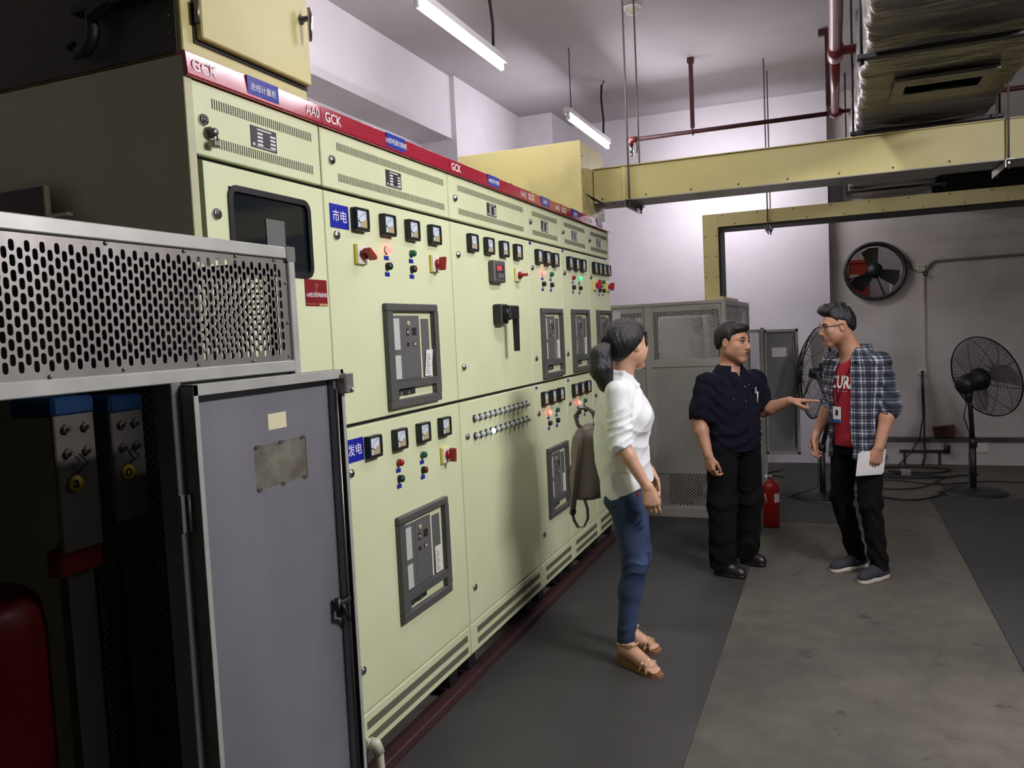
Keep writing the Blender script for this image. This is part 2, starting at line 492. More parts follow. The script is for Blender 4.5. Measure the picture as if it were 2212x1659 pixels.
for xe in (.05, .90): MB().box(xe - .012, xe + .012, 8.83, 9.70, 3.25, 3.27).build('wall_arm', 'white_enamel', t)
# ------------------------------------------------------------------ switchgear
EX, EY = (0, 1, 0), (0, 0, 1)      # text directions on the switchgear front
Z_SK0, Z_SK1, Z_D0, Z_MID, Z_TOPD, Z_H0, Z_H1 = 0.155, 0.292, 0.302, 1.343, 2.167, 2.375, 2.441

def lock(p, y, z, r=.0165):
    b = MB(); b.lathe([(0, .012), (r * .55, .012), (r * .6, .008), (r * .85, .009), (r, .004), (r, 0)], (0, y, z), (1, 0, 0), 18)
    l = b.build('lock', 'chrome', p)
    MB().box(.0115, .0135, y - .004, y + .004, z - .0055, z + .0055).build('keyhole', 'black_plastic', l)
    return l

PROTO = {}
def place(key, p, y, z, make):
    if key not in PROTO:
        PROTO[key] = (make(p, y, z), y, z)
        return PROTO[key][0]
    o, y0, z0 = PROTO[key]
    return copy_tree(o, p, (0, y - y0, z - z0))

def mk_lock(p, y, z): return lock(p, y, z)
def mk_meter(p, y, z):
    w, h, d = .044, .041, .026
    b = MB()
    b.box(0, d, y - w, y + w, z - h, z - h + .012, .002); b.box(0, d, y - w, y + w, z + h - .007, z + h, .002)
    b.box(0, d, y - w, y - w + .008, z - h + .012, z + h - .007); b.box(0, d, y + w - .008, y + w, z - h + .012, z + h - .007)
    m = b.build('meter', 'black_plastic', p)
    MB().box(.002, .018, y - w + .007, y + w - .007, z - h + .011, z + h - .006).build('dial', 'dial_white', m)
    n = 10; pts = [(.0185, y + w - .009, z - h + .012)]
    for k in range(n + 1):
        a = math.pi / 2 + math.pi / 2 * k / n
        pts.append((.0185, y + w - .009 + .045 * math.cos(a), z - h + .012 + .030 * math.sin(a)))
    MB().prism(pts, 0, 0, (.0015, 0, 0)).build('cover', 'dial_tan', m)
    q = MB(); q.prism([(.0188, y + w - .045, z - h + .03), (.0188, y + w - .048, z - h + .028), (.0188, y + w - .076, z - h + .040), (.0188, y + w - .075, z - h + .042)], 0, 0, (.001, 0, 0))
    for k in range(7):
        a = math.radians(95 + k * 13); cy, cz = y + w - .014, z - h + .018
        q.box(.0182, .0188, cy + .052 * math.cos(a) - .0012, cy + .052 * math.cos(a) + .0012, cz + .046 * math.sin(a) - .003, cz + .046 * math.sin(a) + .003)
    q.build('needle', 'black_plastic', m)
    return m
def mk_lamp(lens):
    def f(p, y, z):
        b = MB(); b.lathe([(.0, .004), (.0155, .004), (.0155, 0)], (0, y, z), (1, 0, 0), 16)
        m = b.build('indicator_lamp', 'dull_steel', p)
        MB().lathe([(0, .024), (.008, .0235), (.0125, .020), (.0135, .014), (.0135, .002)], (0, y, z), (1, 0, 0), 16).build('lens', lens, m)
        return m
    return f
def mk_button(cap):
    def f(p, y, z):
        b = MB(); b.lathe([(.0095, .020), (.0125, .020), (.0145, .017), (.0145, 0)], (0, y, z), (1, 0, 0), 16)
        m = b.build('push_button', 'black_plastic', p)
        MB().lathe([(0, .0195), (.0095, .0185), (.0095, .005)], (0, y, z), (1, 0, 0), 14).build('cap', cap, m)
        return m
    return f
def mk_small_label(p, y, z):
    m = MB().box(0, .0015, y - .0175, y + .0175, z - .008, z + .008).build('name_label', 'sign_blue', p)
    MB().box(.0014, .0019, y - .010, y + .010, z - .0022, z + .0022).build('print', 'header_blue', m)
    return m
def mk_rotary(turn):
    def f(p, y, z):
        m = MB().box(0, .010, y - .034, y + .034, z - .037, z + .037, .002).build('rotary_switch', 'switch_yellow', p)
        MB().box(.009, .014, y - .028, y + .034, z - .035, z + .035, .002).build('face_plate', 'switch_white', m)
        b = MB(); b.lathe([(0, .030), (.016, .030), (.019, .024), (.019, .012)], (0, y + .008, z), (1, 0, 0), 16)
        cs, sn = math.cos(turn), math.sin(turn)
        poly = []
        for (a, c) in ((-.026, -.008), (.026, -.008), (.030, 0), (.026, .008), (-.026, .008), (-.030, 0)):
            poly.append((.028, y + .008 + a * cs - c * sn, z + a * sn + c * cs))
        b.prism(poly, 0, 0, (.028, 0, 0))
        b.build('knob', 'switch_red', m)
        return m
    return f
def mk_nameplate(p, y, z):
    m = MB().box(0, .0015, y - .060, y + .060, z - .032, z + .032).build('rating_plate', 'breaker_dark', p)
    b = MB()
    for k in range(4):
        for (ya, yb) in ((-.030, -.006), (.030, .054)):
            zz = z + .013 - k * .011
            b.box(.0014, .002, y + ya, y + yb, zz - .003, zz + .003)
    b.box(.0014, .002, y - .030, y + .036, z + .0225, z + .0265); b.box(.0014, .002, y - .052, y - .043, z - .026, z - .018)
    b.box(.0014, .002, y - .036, y + .05, z - .0275, z - .0255)
    b.build('print', 'paper', m)
    return m

def ring(mb, x0, x1, oy0, oy1, oz0, oz1, iy0, iy1, iz0, iz1, ch=0):
    mb.box(x0, x1, oy0, oy1, oz0, iz0, ch); mb.box(x0, x1, oy0, oy1, iz1, oz1, ch)
    mb.box(x0, x1, oy0, iy0, iz0, iz1); mb.box(x0, x1, iy1, oy1, iz0, iz1)

def breaker(p, y0, y1, z0, z1, slip=True, tilt=0.0):
    """draw-out circuit breaker behind a grey bezel: window above, slot below"""
    W, H = y1 - y0, z1 - z0
    b = MB()
    iy0, iy1 = y0 + .10 * W, y1 - .085 * W
    iz0, iz1 = z0 + .255 * H, z1 - .075 * H
    sz0, sz1 = z0 + .085 * H, z0 + .185 * H
    b.box(0, .022, y0, y1, iz1, z1, .004)
    b.box(0, .022, y0, iy0, sz1, iz1); b.box(0, .022, iy1, y1, sz1, iz1)
    b.box(0, .022, iy0, iy1, sz1, iz0)
    b.box(0, .022, y0, y0 + .13 * W, sz0, sz1); b.box(0, .022, y1 - .11 * W, y1, sz0, sz1)
    b.box(0, .022, y0, y1, z0, sz0, .004)
    fr = b.build('breaker_frame', 'grey_plastic', p)
    w, h = iy1 - iy0, iz1 - iz0
    Y = lambda a: iy0 + a * w
    Z = lambda a: iz0 + a * h
    MB().box(-.03, -.022, iy0 - .01, iy1 + .01, z0 + .02, iz1 + .01).build('back_plate', 'gasket', fr)
    f = MB(); f.box(-.022, .004, Y(.0), Y(.70), Z(.0), Z(.94), .003); f.box(-.022, .002, Y(.74), Y(.95), Z(0), Z(.90), .003)
    f.build('front_cover', 'breaker_grey', fr)
    MB().box(-.02, .0055, Y(.30), Y(.66), Z(.03), Z(.92), .002).build('control_panel', 'dial_tan' if False else 'breaker_grey', fr)
    c = MB(); c.box(.004, .0075, Y(.03), Y(.20), Z(.45), Z(.90)); c.box(.004, .0075, Y(.03), Y(.20), Z(.03), Z(.37))
    c.build('label_strip', 'lamp_clear', fr)
    for (q0, q1, q2, q3) in ((.36, .42, .65, .75), (.50, .60, .65, .76), (.36, .42, .49, .55), (.50, .60, .49, .55)):
        MB().box(.005, .0065, Y(q0), Y(q1), Z(q2), Z(q3)).build('indicator_window', 'breaker_dark', fr)
    e = MB(); e.box(.006, .0078, Y(.515), Y(.585), Z(.50), Z(.54)); e.box(.006, .0078, Y(.37), Y(.41), Z(.68), Z(.72)); e.lathe([(0, .0085), (.012, .0085), (.012, .005)], (0, Y(.42), Z(.82)), (1, 0, 0), 14)
    e.build('flag', 'dial_tan', fr)
    if slip:
        s = math.tan(tilt)
        a0, a1 = (.76, .93)
        pts = [(.006, Y(a0), Z(.02)), (.006, Y(a1), Z(.02)), (.006, Y(a1) + s * h * .38, Z(.42)), (.006, Y(a0) + s * h * .38, Z(.42))]
        q = MB().prism(pts, 0, 0, (.001, 0, 0)).build('data_label', 'paper', fr)
        t = MB()
        for k in range(9):
            zz = .06 + k * .035
            t.box(.0068, .0074, Y(a0 + .02) + s * h * zz, Y(a1 - .05 - .02 * (k % 3)) + s * h * zz, Z(zz), Z(zz + .010))
        t.build('print', 'grey_plastic', fr)
    g = MB(); g.box(-.02, .004, y0 + .16 * W, y0 + .52 * W, sz0 + .01, sz1 - .004, .002); g.box(-.02, -.004, y0 + .56 * W, y1 - .13 * W, sz0 + .006, sz1 - .004, .002)
    g.build('racking_slot', 'breaker_dark', fr)
    for q, qr in ((.22, .010), (.37, .008)):
        MB().cyl((.0, y0 + q * W, (sz0 + sz1) / 2), (.011, y0 + q * W, (sz0 + sz1) / 2), qr, 12).build('racking_key', 'chrome', fr)
    return fr

def vents(p, y0, y1, z0, z1, pitch=.0094):
    n = int((y1 - y0) / pitch); b = MB()
    for k in range(n):
        y = y0 + (k + .5) * (y1 - y0) / n
        b.box(-.004, .0006, y - .0022, y + .0022, z0, z1)
    o = b.build('vent_slots', 'slot_dark', p)
    return o

CABS = []
def cabinet(i, y0, y1, name, label, hdr_text, hdr_blue, single_upper=False):
    p = thing('switchgear_cabinet', label, 'electrical cabinet', (-0.5, (y0 + y1) / 2, 0.0), 'switchgear cabinets in the long row')
    g = .0035
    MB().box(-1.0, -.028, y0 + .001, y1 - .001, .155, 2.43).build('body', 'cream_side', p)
    MB().box(-.028, -.020, y0 + .002, y1 - .002, .16, 2.42).build('frame', 'gasket', p)  # dark slab behind the doors paints the shade in their narrow gaps
    MB().box(-.022, 0, y0 + g, y1 - g, Z_TOPD + .007, Z_H0 - .002, .003).build('top_door', 'cream', p)
    hb = MB(); hb.prism([(-.022, y0 + .0015, Z_H0), (.013, y0 + .0015, Z_H0), (.016, y0 + .0015, Z_H0 + .004), (.0105, y0 + .0015, Z_H1 - .003), (.007, y0 + .0015, Z_H1), (-.022, y0 + .0015, Z_H1)], 0, 0, (0, y1 - y0 - .003, 0))
    hb.build('header', 'header_red', p)
    MB().box(-.022, 0, y0 + g, y1 - g, Z_SK0, Z_SK1, .003).build('skirt', 'cream', p)
    for (za, zb) in ((.233, .262), (.180, .208)):
        MB().box(-.006, .001, y0 + .075, y1 - .035, za, zb).build('skirt_vent', 'vent_dark', p)
    for yy in (y0 + .10, y1 - .10):
        MB().box(-.14, -.05, yy - .04, yy + .04, .047, .156).build('foot', 'black_steel', p)
    W = y1 - y0
    vents(p, y0 + .098, y1 - .045, 2.310, 2.338); vents(p, y0 + .098, y1 - .045, 2.203, 2.231)
    place('lock', p, y0 + .062, 2.271, mk_lock)
    place('nameplate', p, y0 + (.5 * W if W > .8 else .52 * W), 2.269, mk_nameplate)
    # header lettering and blue plate
    text('GCK', .046, (.0150, y0 + .018, 2.392), EX, EY, 'letter_white', p, bold=.0006)
    if hdr_text:
        text(hdr_text, .046, (.0150, y1 - .012, 2.392), EX, EY, 'letter_white', p, align='RIGHT', sx=.9)
    yc = y0 + (.51 * W if W > .8 else .51 * W)
    pl = MB().box(.009, .0160, yc - .072, yc + .072, 2.386, 2.439).build('header_plate', 'header_blue', p)
    text(hdr_blue, .024, (.0163, yc, 2.402), EX, EY, 'letter_white', pl, name='print', align='CENTER')
    for yy in (() if i in (0, 5) else (y0 + .03, y1 - .05) if W > .8 else (y0 + .25, y1 - .12)):
        b = MB(); b.tube([(-.06 + 0, yy + .022 * math.cos(a), 2.452 + .022 * math.sin(a)) for a in [2 * math.pi * k / 14 for k in range(15)]], .006, 8)
        b.box(-.07, -.05, yy - .008, yy + .008, 2.428, 2.435)
        b.build('lifting_eye', 'dull_steel', p)
    CABS.append(p)
    return p

YS = [1.735, 2.346, 3.323, 4.312, 4.909, 5.516, 6.112]
NM = [('', 'leftmost switchgear cabinet with a dark window, beside the steel enclosure', 'AA0', '进线计量柜'),
      ('', 'wide cream switchgear cabinet with two breakers and blue 市电 sign', '', '1#双电源切换柜'),
      ('', 'wide cream switchgear cabinet with black lever handle and two rows of round lamps', '1AA2', '1#电容补偿柜'),
      ('', 'narrow cream switchgear cabinet next to the lever-handle one, two red lamps lit', '1AA3', '出线柜'),
      ('', 'narrow cream switchgear cabinet behind the backpack, green lamp lit in its upper door', '1AA4', '出线柜'),
      ('', 'last switchgear cabinet at the far end with four touching meters', '', '联络柜')]
cab = [cabinet(i, YS[i], YS[i + 1], *NM[i]) for i in range(6)]

def door(p, name, y0, y1, z0, z1):
    return MB().box(-.022, 0, y0 + .0035, y1 - .0035, z0, z1, .003).build(name, 'cream', p)

# --- cabinet with the dark window
p = cab[0]
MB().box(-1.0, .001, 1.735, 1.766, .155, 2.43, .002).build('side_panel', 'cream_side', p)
def door_with_window(p, y0, y1, z0, z1, wy0, wy1, wz0, wz1):
    b = MB(); ring(b, -.022, 0, y0, y1, z0, z1, wy0, wy1, wz0, wz1)
    d = b.build('upper_door', 'cream', p)
    g = MB(); n = 6; r = .03
    def rr(ins):
        pts = []
        for (cy, cz, a0) in ((wy1 - r, wz1 - r, 0), (wy0 + r, wz1 - r, 90), (wy0 + r, wz0 + r, 180), (wy1 - r, wz0 + r, 270)):
            for k in range(n + 1):
                a = math.radians(a0 + 90 * k / n)
                pts.append((cy + (r - ins) * math.cos(a), cz + (r - ins) * math.sin(a)))
        return pts
    A, B = rr(-.006), rr(.012); N = len(A)
    vs = [(.006, y, z) for y, z in A] + [(.006, y, z) for y, z in B] + [(-.012, y, z) for y, z in A] + [(-.012, y, z) for y, z in B]
    fs = [(i, (i + 1) % N, N + (i + 1) % N, N + i) for i in range(N)] + [(i, 2 * N + i, 2 * N + (i + 1) % N, (i + 1) % N) for i in range(N)] + [(N + i, N + (i + 1) % N, 3 * N + (i + 1) % N, 3 * N + i) for i in range(N)]
    g.add(vs, [f[::-1] for f in fs])
    g.build('window_gasket', 'black_plastic', d)
    MB().box(-.008, -.004, wy0 - .004, wy1 + .004, wz0 - .004, wz1 + .004).build('window_pane', 'smoked_glass', d)
    return d
d = door_with_window(p, 1.785, 2.343, 1.343 + .012, 2.160, 1.880, 2.258, 1.862, 2.104)
MB().box(-.003, -.001, 2.04, 2.13, 1.93, 2.03, .0005).build('device_label', 'breaker_grey', d)
b = MB(); b.box(-.003, -.0005, 2.035, 2.135, 1.922, 1.926); b.box(-.003, -.0005, 2.055, 2.12, 1.895, 1.915); b.build('device_print', 'grey_plastic', d)
MB().box(-.022, 0, 1.785, 2.343, Z_D0, 1.343 - .006, .003).build('lower_door', 'cream', p)
place('lock', p, 1.824, 2.018, mk_lock)
b = MB(); b.lathe([(0, .03), (.010, .03), (.012, .024), (.012, .014), (.017, .012), (.018, 0)], (0, 1.813, 2.238), (1, 0, 0), 8); b.build('knob', 'dull_steel', p)
b = MB(); b.tube([(.028, 1.815, 2.236), (.03, 1.818, 2.220), (.024, 1.815, 2.212)], .003, 6); b.box(.006, .03, 1.800, 1.828, 2.198, 2.216, .003); b.build('padlock', 'dull_steel', p)
s = MB().box(0, .002, 2.212, 2.334, 1.766, 1.854).build('wall_sign', 'sign_red', p)
text('1#低压配电屏组', .0165, (.0024, 2.273, 1.797), EX, EY, 'letter_white', s, name='print', align='CENTER')
b = MB()
for (a, c) in (((2.263, 1.838), (2.283, 1.812)), ((2.283, 1.838), (2.263, 1.812)), ((2.263, 1.838), (2.283, 1.838)), ((2.263, 1.812), (2.283, 1.812))):
    b.tube([(.0024, *a), (.0024, *c)], .0009, 5)
b.build('emblem', 'gold_print', s)
b = MB(); b.box(.0018, .0024, 2.216, 2.280, 1.7725, 1.7740); b.box(.0018, .0024, 2.286, 2.333, 1.7665, 1.7750); b.build('print', 'gold_print', s)

# --- mains / generator changeover cabinet
p = cab[1]; y0, y1 = YS[1], YS[2]
door(p, 'upper_door', y0, y1, Z_MID + .007, Z_TOPD - .006); door(p, 'lower_door', y0, y1, Z_D0, Z_MID - .007)
for z, b_ in ((2.013, 0), (1.177, 0), (.461, 0)): place('lock', p, 2.410, z, mk_lock)
place('lock', p, 2.410, 1.49, mk_lock)
s = MB().box(0, .002, 2.380, 2.494, 2.039, 2.121).build('sign', 'sign_blue', p)
text('市电', .045, (.0024, 2.437, 2.064), EX, EY, 'letter_white', s, name='print', align='CENTER')
s = MB().box(0, .002, 2.389, 2.503, 1.213, 1.296).build('sign', 'sign_blue', p)
text('发电', .045, (.0024, 2.446, 1.240), EX, EY, 'letter_white', s, name='print', align='CENTER')
for dz, lit in ((0, True), (-.829, False)):
    for y in (2.553, 2.749, 2.945, 3.141):
        place('meter', p, y, 2.081 + dz, mk_meter)
    place('lampRL' if lit else 'lampR', p, 2.747, 1.988 + dz, mk_lamp('lamp_red_lit' if lit else 'lamp_red'))
    place('lampG', p, 2.943, 1.988 + dz, mk_lamp('lamp_green'))
    place('btnG', p, 2.747, 1.925 + dz, mk_button('button_green')); place('btnR', p, 2.943, 1.925 + dz, mk_button('button_red'))
    for y in (2.747, 2.943):
        for z in (1.957, 1.894): place('slabel', p, y - .002, z + dz, mk_small_label)
place('rot1', p, 2.551, 1.956, mk_rotary(-.6)); place('rot2', p, 3.137, 1.957, mk_rotary(1.35)); place('rot3', p, 3.141, 1.126, mk_rotary(1.5))
breaker(p, 2.692, 3.118, 1.372, 1.782, tilt=.22); breaker(p, 2.695, 3.122, .527, .950)

# --- capacitor cabinet with the lever handle
p = cab[2]; y0, y1 = YS[2], YS[3]
door(p, 'upper_door', y0, y1, Z_MID + .007, Z_TOPD - .006); door(p, 'lower_door', y0, y1, Z_D0, Z_MID - .007)
for z in (2.015, 1.497, 1.173, .458): place('lock', p, 3.388, z, mk_lock)
for y in (3.538, 3.735, 3.932, 4.129): place('meter', p, y, 2.081, mk_meter)
dm = MB().box(0, .035, 3.738, 3.884, 1.902, 2.012, .006).build('digital_meter', 'grey_plastic', p)
MB().box(.033, .037, 3.762, 3.862, 1.922, 1.990).build('screen', 'breaker_dark', dm)
text('0.94', .034, (.0375, 3.768, 1.962), EX, EY, 'digit_red', dm, name='digits', bold=.0005)
MB().box(.036, .0375, 3.775, 3.855, 1.925, 1.948).build('keys', 'breaker_grey', dm)
place('rot4', p, 4.122, 1.956, mk_rotary(.05))
h = MB().box(0, .05, 3.77, 3.86, 1.693, 1.793, .006).build('lever_handle', 'black_plastic', p)
b = MB(); b.lathe([(0, .075), (.030, .075), (.036, .07), (.036, .04)], (0, 3.825, 1.745), (1, 0, 0), 20); b.box(.055, .085, 3.80, 3.925, 1.715, 1.785, .005); b.build('lever_hub', 'black_plastic', h)
MB().prism([(.058, 3.888, 1.745), (.058, 3.925, 1.745), (.058, 3.916, 1.550), (.058, 3.892, 1.550)], 0, 0, (.024, 0, 0)).build('lever', 'black_plastic', h)
def mk_round(lens):
    def f(p, y, z):
        m = MB().lathe([(.013, .010), (.0165, .010), (.0175, .006), (.0175, 0)], (0, y, z), (1, 0, 0), 14).build('round_lamp', 'breaker_dark', p)
        MB().lathe([(0, .026), (.010, .025), (.0135, .020), (.0135, .003)], (0, y, z), (1, 0, 0), 14).build('lens', lens, m)
        return m
    return f
for r, z in enumerate((1.248, 1.164)):
    for k in range(12):
        lit = (r == 1 and k == 3)
        place('round' + str(lit), p, 3.480 + k * .0636, z, mk_round('lamp_white_lit' if lit else 'lamp_clear'))

# --- feeder cabinets
def feeder(p, y0, up, low, lower=True):
    for z in (2.010, 1.491, 1.170, .460): place('lock', p, y0 + .058, z, mk_lock)
    for sec, dz in (((up, 0.0), (low, -.830)) if lower else ((up, 0.0),)):
        for dy in (.158, .305, .452): place('meter', p, y0 + dy, 2.079 + dz, mk_meter)
        r, g = sec
        place('lamp' + r, p, y0 + .236, 1.988 + dz, mk_lamp({'RL': 'lamp_red_lit', 'R': 'lamp_red'}[r]))
        place('lamp' + g, p, y0 + .384, 1.988 + dz, mk_lamp({'GL': 'lamp_green_lit', 'G': 'lamp_green'}[g]))
        place('btnDG', p, y0 + .236, 1.924 + dz, mk_button('button_darkgreen')); place('btnD', p, y0 + .384, 1.924 + dz, mk_button('button_dark'))
        for dy in (.232, .380):
            for z in (1.955, 1.891): place('slabel', p, y0 + dy, z + dz, mk_small_label)
        place('slabel', p, y0 + .046, 2.150 + dz, mk_small_label)
        breaker(p, y0 + .163, y0 + .542, (1.364 if dz == 0 else .527), (1.781 if dz == 0 else .948))
for i, up, low in ((3, ('RL', 'G'), ('RL', 'G')), (4, ('R', 'GL'), ('RL', 'G'))):
    y0, y1 = YS[i], YS[i + 1]
    door(cab[i], 'upper_door', y0, y1, Z_MID + .007, Z_TOPD - .006); door(cab[i], 'lower_door', y0, y1, Z_D0, Z_MID - .007)
    feeder(cab[i], y0, up, low)
p = cab[5]; y0, y1 = YS[5], YS[6]
door(p, 'upper_door', y0, y1, Z_MID + .007, Z_TOPD - .006); door(p, 'lower_door', y0, y1, Z_D0, Z_MID - .007)
for z in (2.010, 1.491, 1.170, .460): place('lock', p, y0 + .058, z, mk_lock)
for k in range(4): place('meter', p, 5.664 + k * .120, 2.081, mk_meter)
place('rot2', p, 5.655, 1.956, mk_rotary(1.35)); place('rot2', p, 6.010, 1.958, mk_rotary(1.35))
place('lampR', p, 5.785, 1.988, mk_lamp('lamp_red')); place('lampG', p, 5.893, 1.988, mk_lamp('lamp_green'))
place('btnDG', p, 5.785, 1.924, mk_button('button_darkgreen')); place('btnD', p, 5.893, 1.924, mk_button('button_dark'))
for y in (5.783, 5.891):
    for z in (1.955, 1.891): place('slabel', p, y, z, mk_small_label)
breaker(p, 5.679, 6.06, 1.364, 1.781); breaker(p, 5.679, 6.06, .527, .948)
# ------------------------------------------------------------------ near transformer enclosure (stainless, door swung open)
XC = .32
CY0, CY1 = .25, 1.733
p = thing('transformer_enclosure', 'stainless perforated enclosure at the left edge with its door swung open', 'enclosure', (-.35, 1.0, 0))
MB().box(.28, XC, CY0, CY1, 1.861, 1.890, .002).build('frame_rail', 'aluminium', p)
MB().box(.28, XC, CY0, CY1, 1.576, 1.604, .002).build('frame_rail', 'aluminium', p)
MB().box(.28, XC, CY0, CY1, 0.0, .06, .002).build('frame_rail', 'aluminium', p)
MB().box(.28, XC + .0005, 1.708, CY1 + .0005, 0.0, 1.8905, .002).build('frame_post', 'aluminium', p)
MB().box(.28, XC, CY0, CY0 + .03, 0.06, 1.861, .002).build('frame_post', 'aluminium', p)
MB().box(.27, XC, 1.290, 1.318, .06, 1.576, .002).build('frame_post', 'aluminium_dull', p)
MB().box(.30, XC + .002, CY1 - .032, CY1 + .002, 1.855, 1.892).build('corner_plate', 'aluminium_dull', p)
b = MB(); perf(b, (.312, .62, 1.604), EX, EY, 1.088, .257, mu=.016, mv=.010)
b.build('perforated_panel', 'stainless', p)
MB().box(.30, .312, CY0 + .03, .62, 1.604, 1.861).build('blank_panel', 'stainless', p)
b = MB()
for (yy, zz) in ((1.16, 1.855), (1.36, 1.855), (1.52, 1.855), (1.66, 1.855), (1.02, 1.609), (1.18, 1.612), (1.38, 1.611), (1.56, 1.610), (1.695, 1.615), (1.698, 1.70), (1.700, 1.80), (1.20, 1.665)):
    b.lathe([(0, .004), (.003, .0035), (.0045, .001), (.0045, 0)], (.3125, yy, zz), (1, 0, 0), 10)
b.build('screws', 'dull_steel', p, kind='stuff')
b = MB(); perf(b, (-.45, 1.705, .06), (1, 0, 0), (0, 0, 1), .73, 1.80, pu=.0145, pv=.026)
b.build('end_panel', 'dark_mesh', p)
MB().box(.296, .304, 1.318, 1.708, .06, 1.576).build('fixed_panel', 'stainless_dull', p)
MB().box(-1.0, -.99, CY0, CY1, 0, 1.88).build('rear_panel', 'stainless_dull', p)
MB().box(-1.0, .28, CY0, CY0 + .01, 0, 1.88).build('side_panel', 'stainless_dull', p)
MB().box(-1.0, .28, CY0, CY1, 1.878, 1.889).build('roof_panel', 'stainless_dull', p)
MB().box(.30, .312, CY0 + .03, .70, .06, 1.576).build('blank_panel', 'stainless_dull', p)
# open door, tray shaped, inside facing the aisle
DY0, DY1, DZ0, DZ1 = 1.312, 1.869, .40, 1.5705
wy0, wy1, wz0, wz1 = 1.525, 1.726, 1.302, 1.406
b = MB(); ring(b, .322, .3245, DY0, DY1, DZ0, DZ1, wy0, wy1, wz0, wz1)
d = b.build('door', 'stainless_dull', p)
for (a0, a1, c0, c1) in ((DY0, DY0 + .003, DZ0, DZ1), (DY1 - .003, DY1, DZ0, DZ1), (DY0, DY1, DZ1 - .003, DZ1), (DY0, DY1, DZ0, DZ0 + .003)):
    MB().box(.3245, .355, a0, a1, c0, c1).build('door_flange', 'aluminium_dull', d)
for (a0, a1, c0, c1) in ((DY0, DY0 + .014, DZ0, DZ1), (DY1 - .014, DY1, DZ0, DZ1), (DY0, DY1, DZ1 - .024, DZ1), (DY0, DY1, DZ0, DZ0 + .024)):
    MB().box(.3545, .357, a0, a1, c0, c1, .0008).build('door_lip', 'aluminium', d)
MB().box(.3215, .323, wy0 - .01, wy1 + .01, wz0 - .01, wz1 + .01).build('door_window', 'smoke_pane', d)
b = MB()
for yy in (wy0 + .012, (wy0 + wy1) / 2, wy1 - .012):
    for zz, s in ((wz1, 1), (wz0, -1)):
        b.box(.324, .3265, yy - .007, yy + .007, zz - .004, zz + .004)
b.build('window_clip', 'dull_steel', d)
s = MB().box(.3246, .3252, 1.583, 1.652, 1.440, 1.479).build('paper_label', 'sticker', d)
b = MB(); b.box(.3245, .345, 1.838, 1.8545, .43, 1.55, .002); b.build('lock_channel', 'stainless_dull', d)
b = MB(); b.tube([(.348, 1.842, .45), (.348, 1.842, 1.52)], .0035, 8)
b.build('lock_rod', 'dull_steel', d)
b = MB(); b.box(.33, .352, 1.800, 1.850, .932, .946, .002); b.tube([(.35, 1.805, .94), (.36, 1.80, .93), (.358, 1.806, .915), (.352, 1.828, .90), (.350, 1.838, .88)], .006, 8); b.tube([(.34, 1.80, .955), (.345, 1.80, .905)], .009, 8)
b.build('latch', 'black_steel', d)
b = MB(); b.box(.340, .375, 1.850, 1.890, 1.505, 1.560, .003); b.lathe([(0, .006), (.006, .004), (.006, 0)], (.375, 1.875, 1.515), (1, 0, 0), 8); b.build('latch_plate', 'stainless', d)
for zz in (1.30, .62):
    b = MB(); b.cyl((.330, 1.306, zz - .04), (.330, 1.306, zz + .04), .004, 10); b.box(.318, .324, 1.290, 1.335, zz - .04, zz + .04)
    for q in (-.03, 0, .03): b.lathe([(0, .004), (.004, .003), (.004, 0)], (.324, 1.325, zz + q), (1, 0, 0), 8)
    b.build('hinge', 'aluminium_dull', d)
# what stands inside it
t = thing('transformer_coil', 'dark red transformer coil inside the open enclosure', 'transformer', (-.36, 1.22, 0))
MB().lathe([(.0, 1.07), (.18, 1.07), (.20, 1.05), (.21, .98), (.21, .14), (.19, .10), (0, .10)], (-.36, 1.22, 0), (0, 0, 1), 40).build('winding', 'coil_red', t)
MB().box(-.58, -.22, 1.02, 1.40, 0, .10, .006).build('core_base', 'black_steel', t)
MB().lathe([(.0, 1.11), (.11, 1.11), (.12, 1.09), (.12, 1.07)], (-.36, 1.22, 0), (0, 0, 1), 24).build('top_ring', 'breaker_dark', t)
for k, (a0, a1, z0, z1, lab) in enumerate(((1.385, 1.500, 1.16, 1.50, 'grey busbar terminal with round yellow tag marked a'), (1.550, 1.655, 1.20, 1.49, 'second grey busbar terminal, nearer the enclosure end'))):
    t = thing('busbar_terminal', lab, 'busbar', (-.15, (a0 + a1) / 2, 0), 'busbar terminals in the open enclosure')
    MB().box(-.165, -.15, a0, a1, z0, z1, .003).build('plate', 'busbar', t)
    MB().box(-.30, -.145, a0 - .003, a1 + .003, z1 - .005, z1 + .042, .008).build('insulator', 'insulator_blue', t)
    MB().box(-.20, -.17, a0 + .02, a1 - .02, .05, z0 + .02).build('riser', 'busbar' if k == 0 else 'breaker_dark', t)
    MB().box(-.21, -.16, a0 - .004, a1 + .004, z0 - .06, z0 + .005, .004).build('sleeve', 'coil_red' if k == 0 else 'breaker_dark', t)
    for yy in (a0 + .03, a1 - .03):
        for zz in (z1 - .035, z1 - .095):
            b = MB(); b.lathe([(0, .022), (.005, .022), (.005, .010), (.012, .010), (.012, 0)], (-.15, yy, zz), (1, 0, 0), 6, False); b.build('bolt', 'dull_steel', t)
    yc = (a0 + a1) / 2 - .012; zc = 1.328
    g = MB().lathe([(0, .003), (.0195, .003), (.0195, 0)], (-.148, yc, zc), (1, 0, 0), 24).build('tag', 'tag_yellow', t)
    text('a' if k == 0 else 'o', .042, (-.1446, yc, zc - .011), EX, EY, 'black_plastic', g, name='print', align='CENTER', bold=.001)
    MB().tube([(-.14, yc + .01, z1 - .10), (-.135, yc + .03, z1 - .125), (-.14, yc, 1.352)], .0025, 6).build('tag_wire', 'cable_black', t)
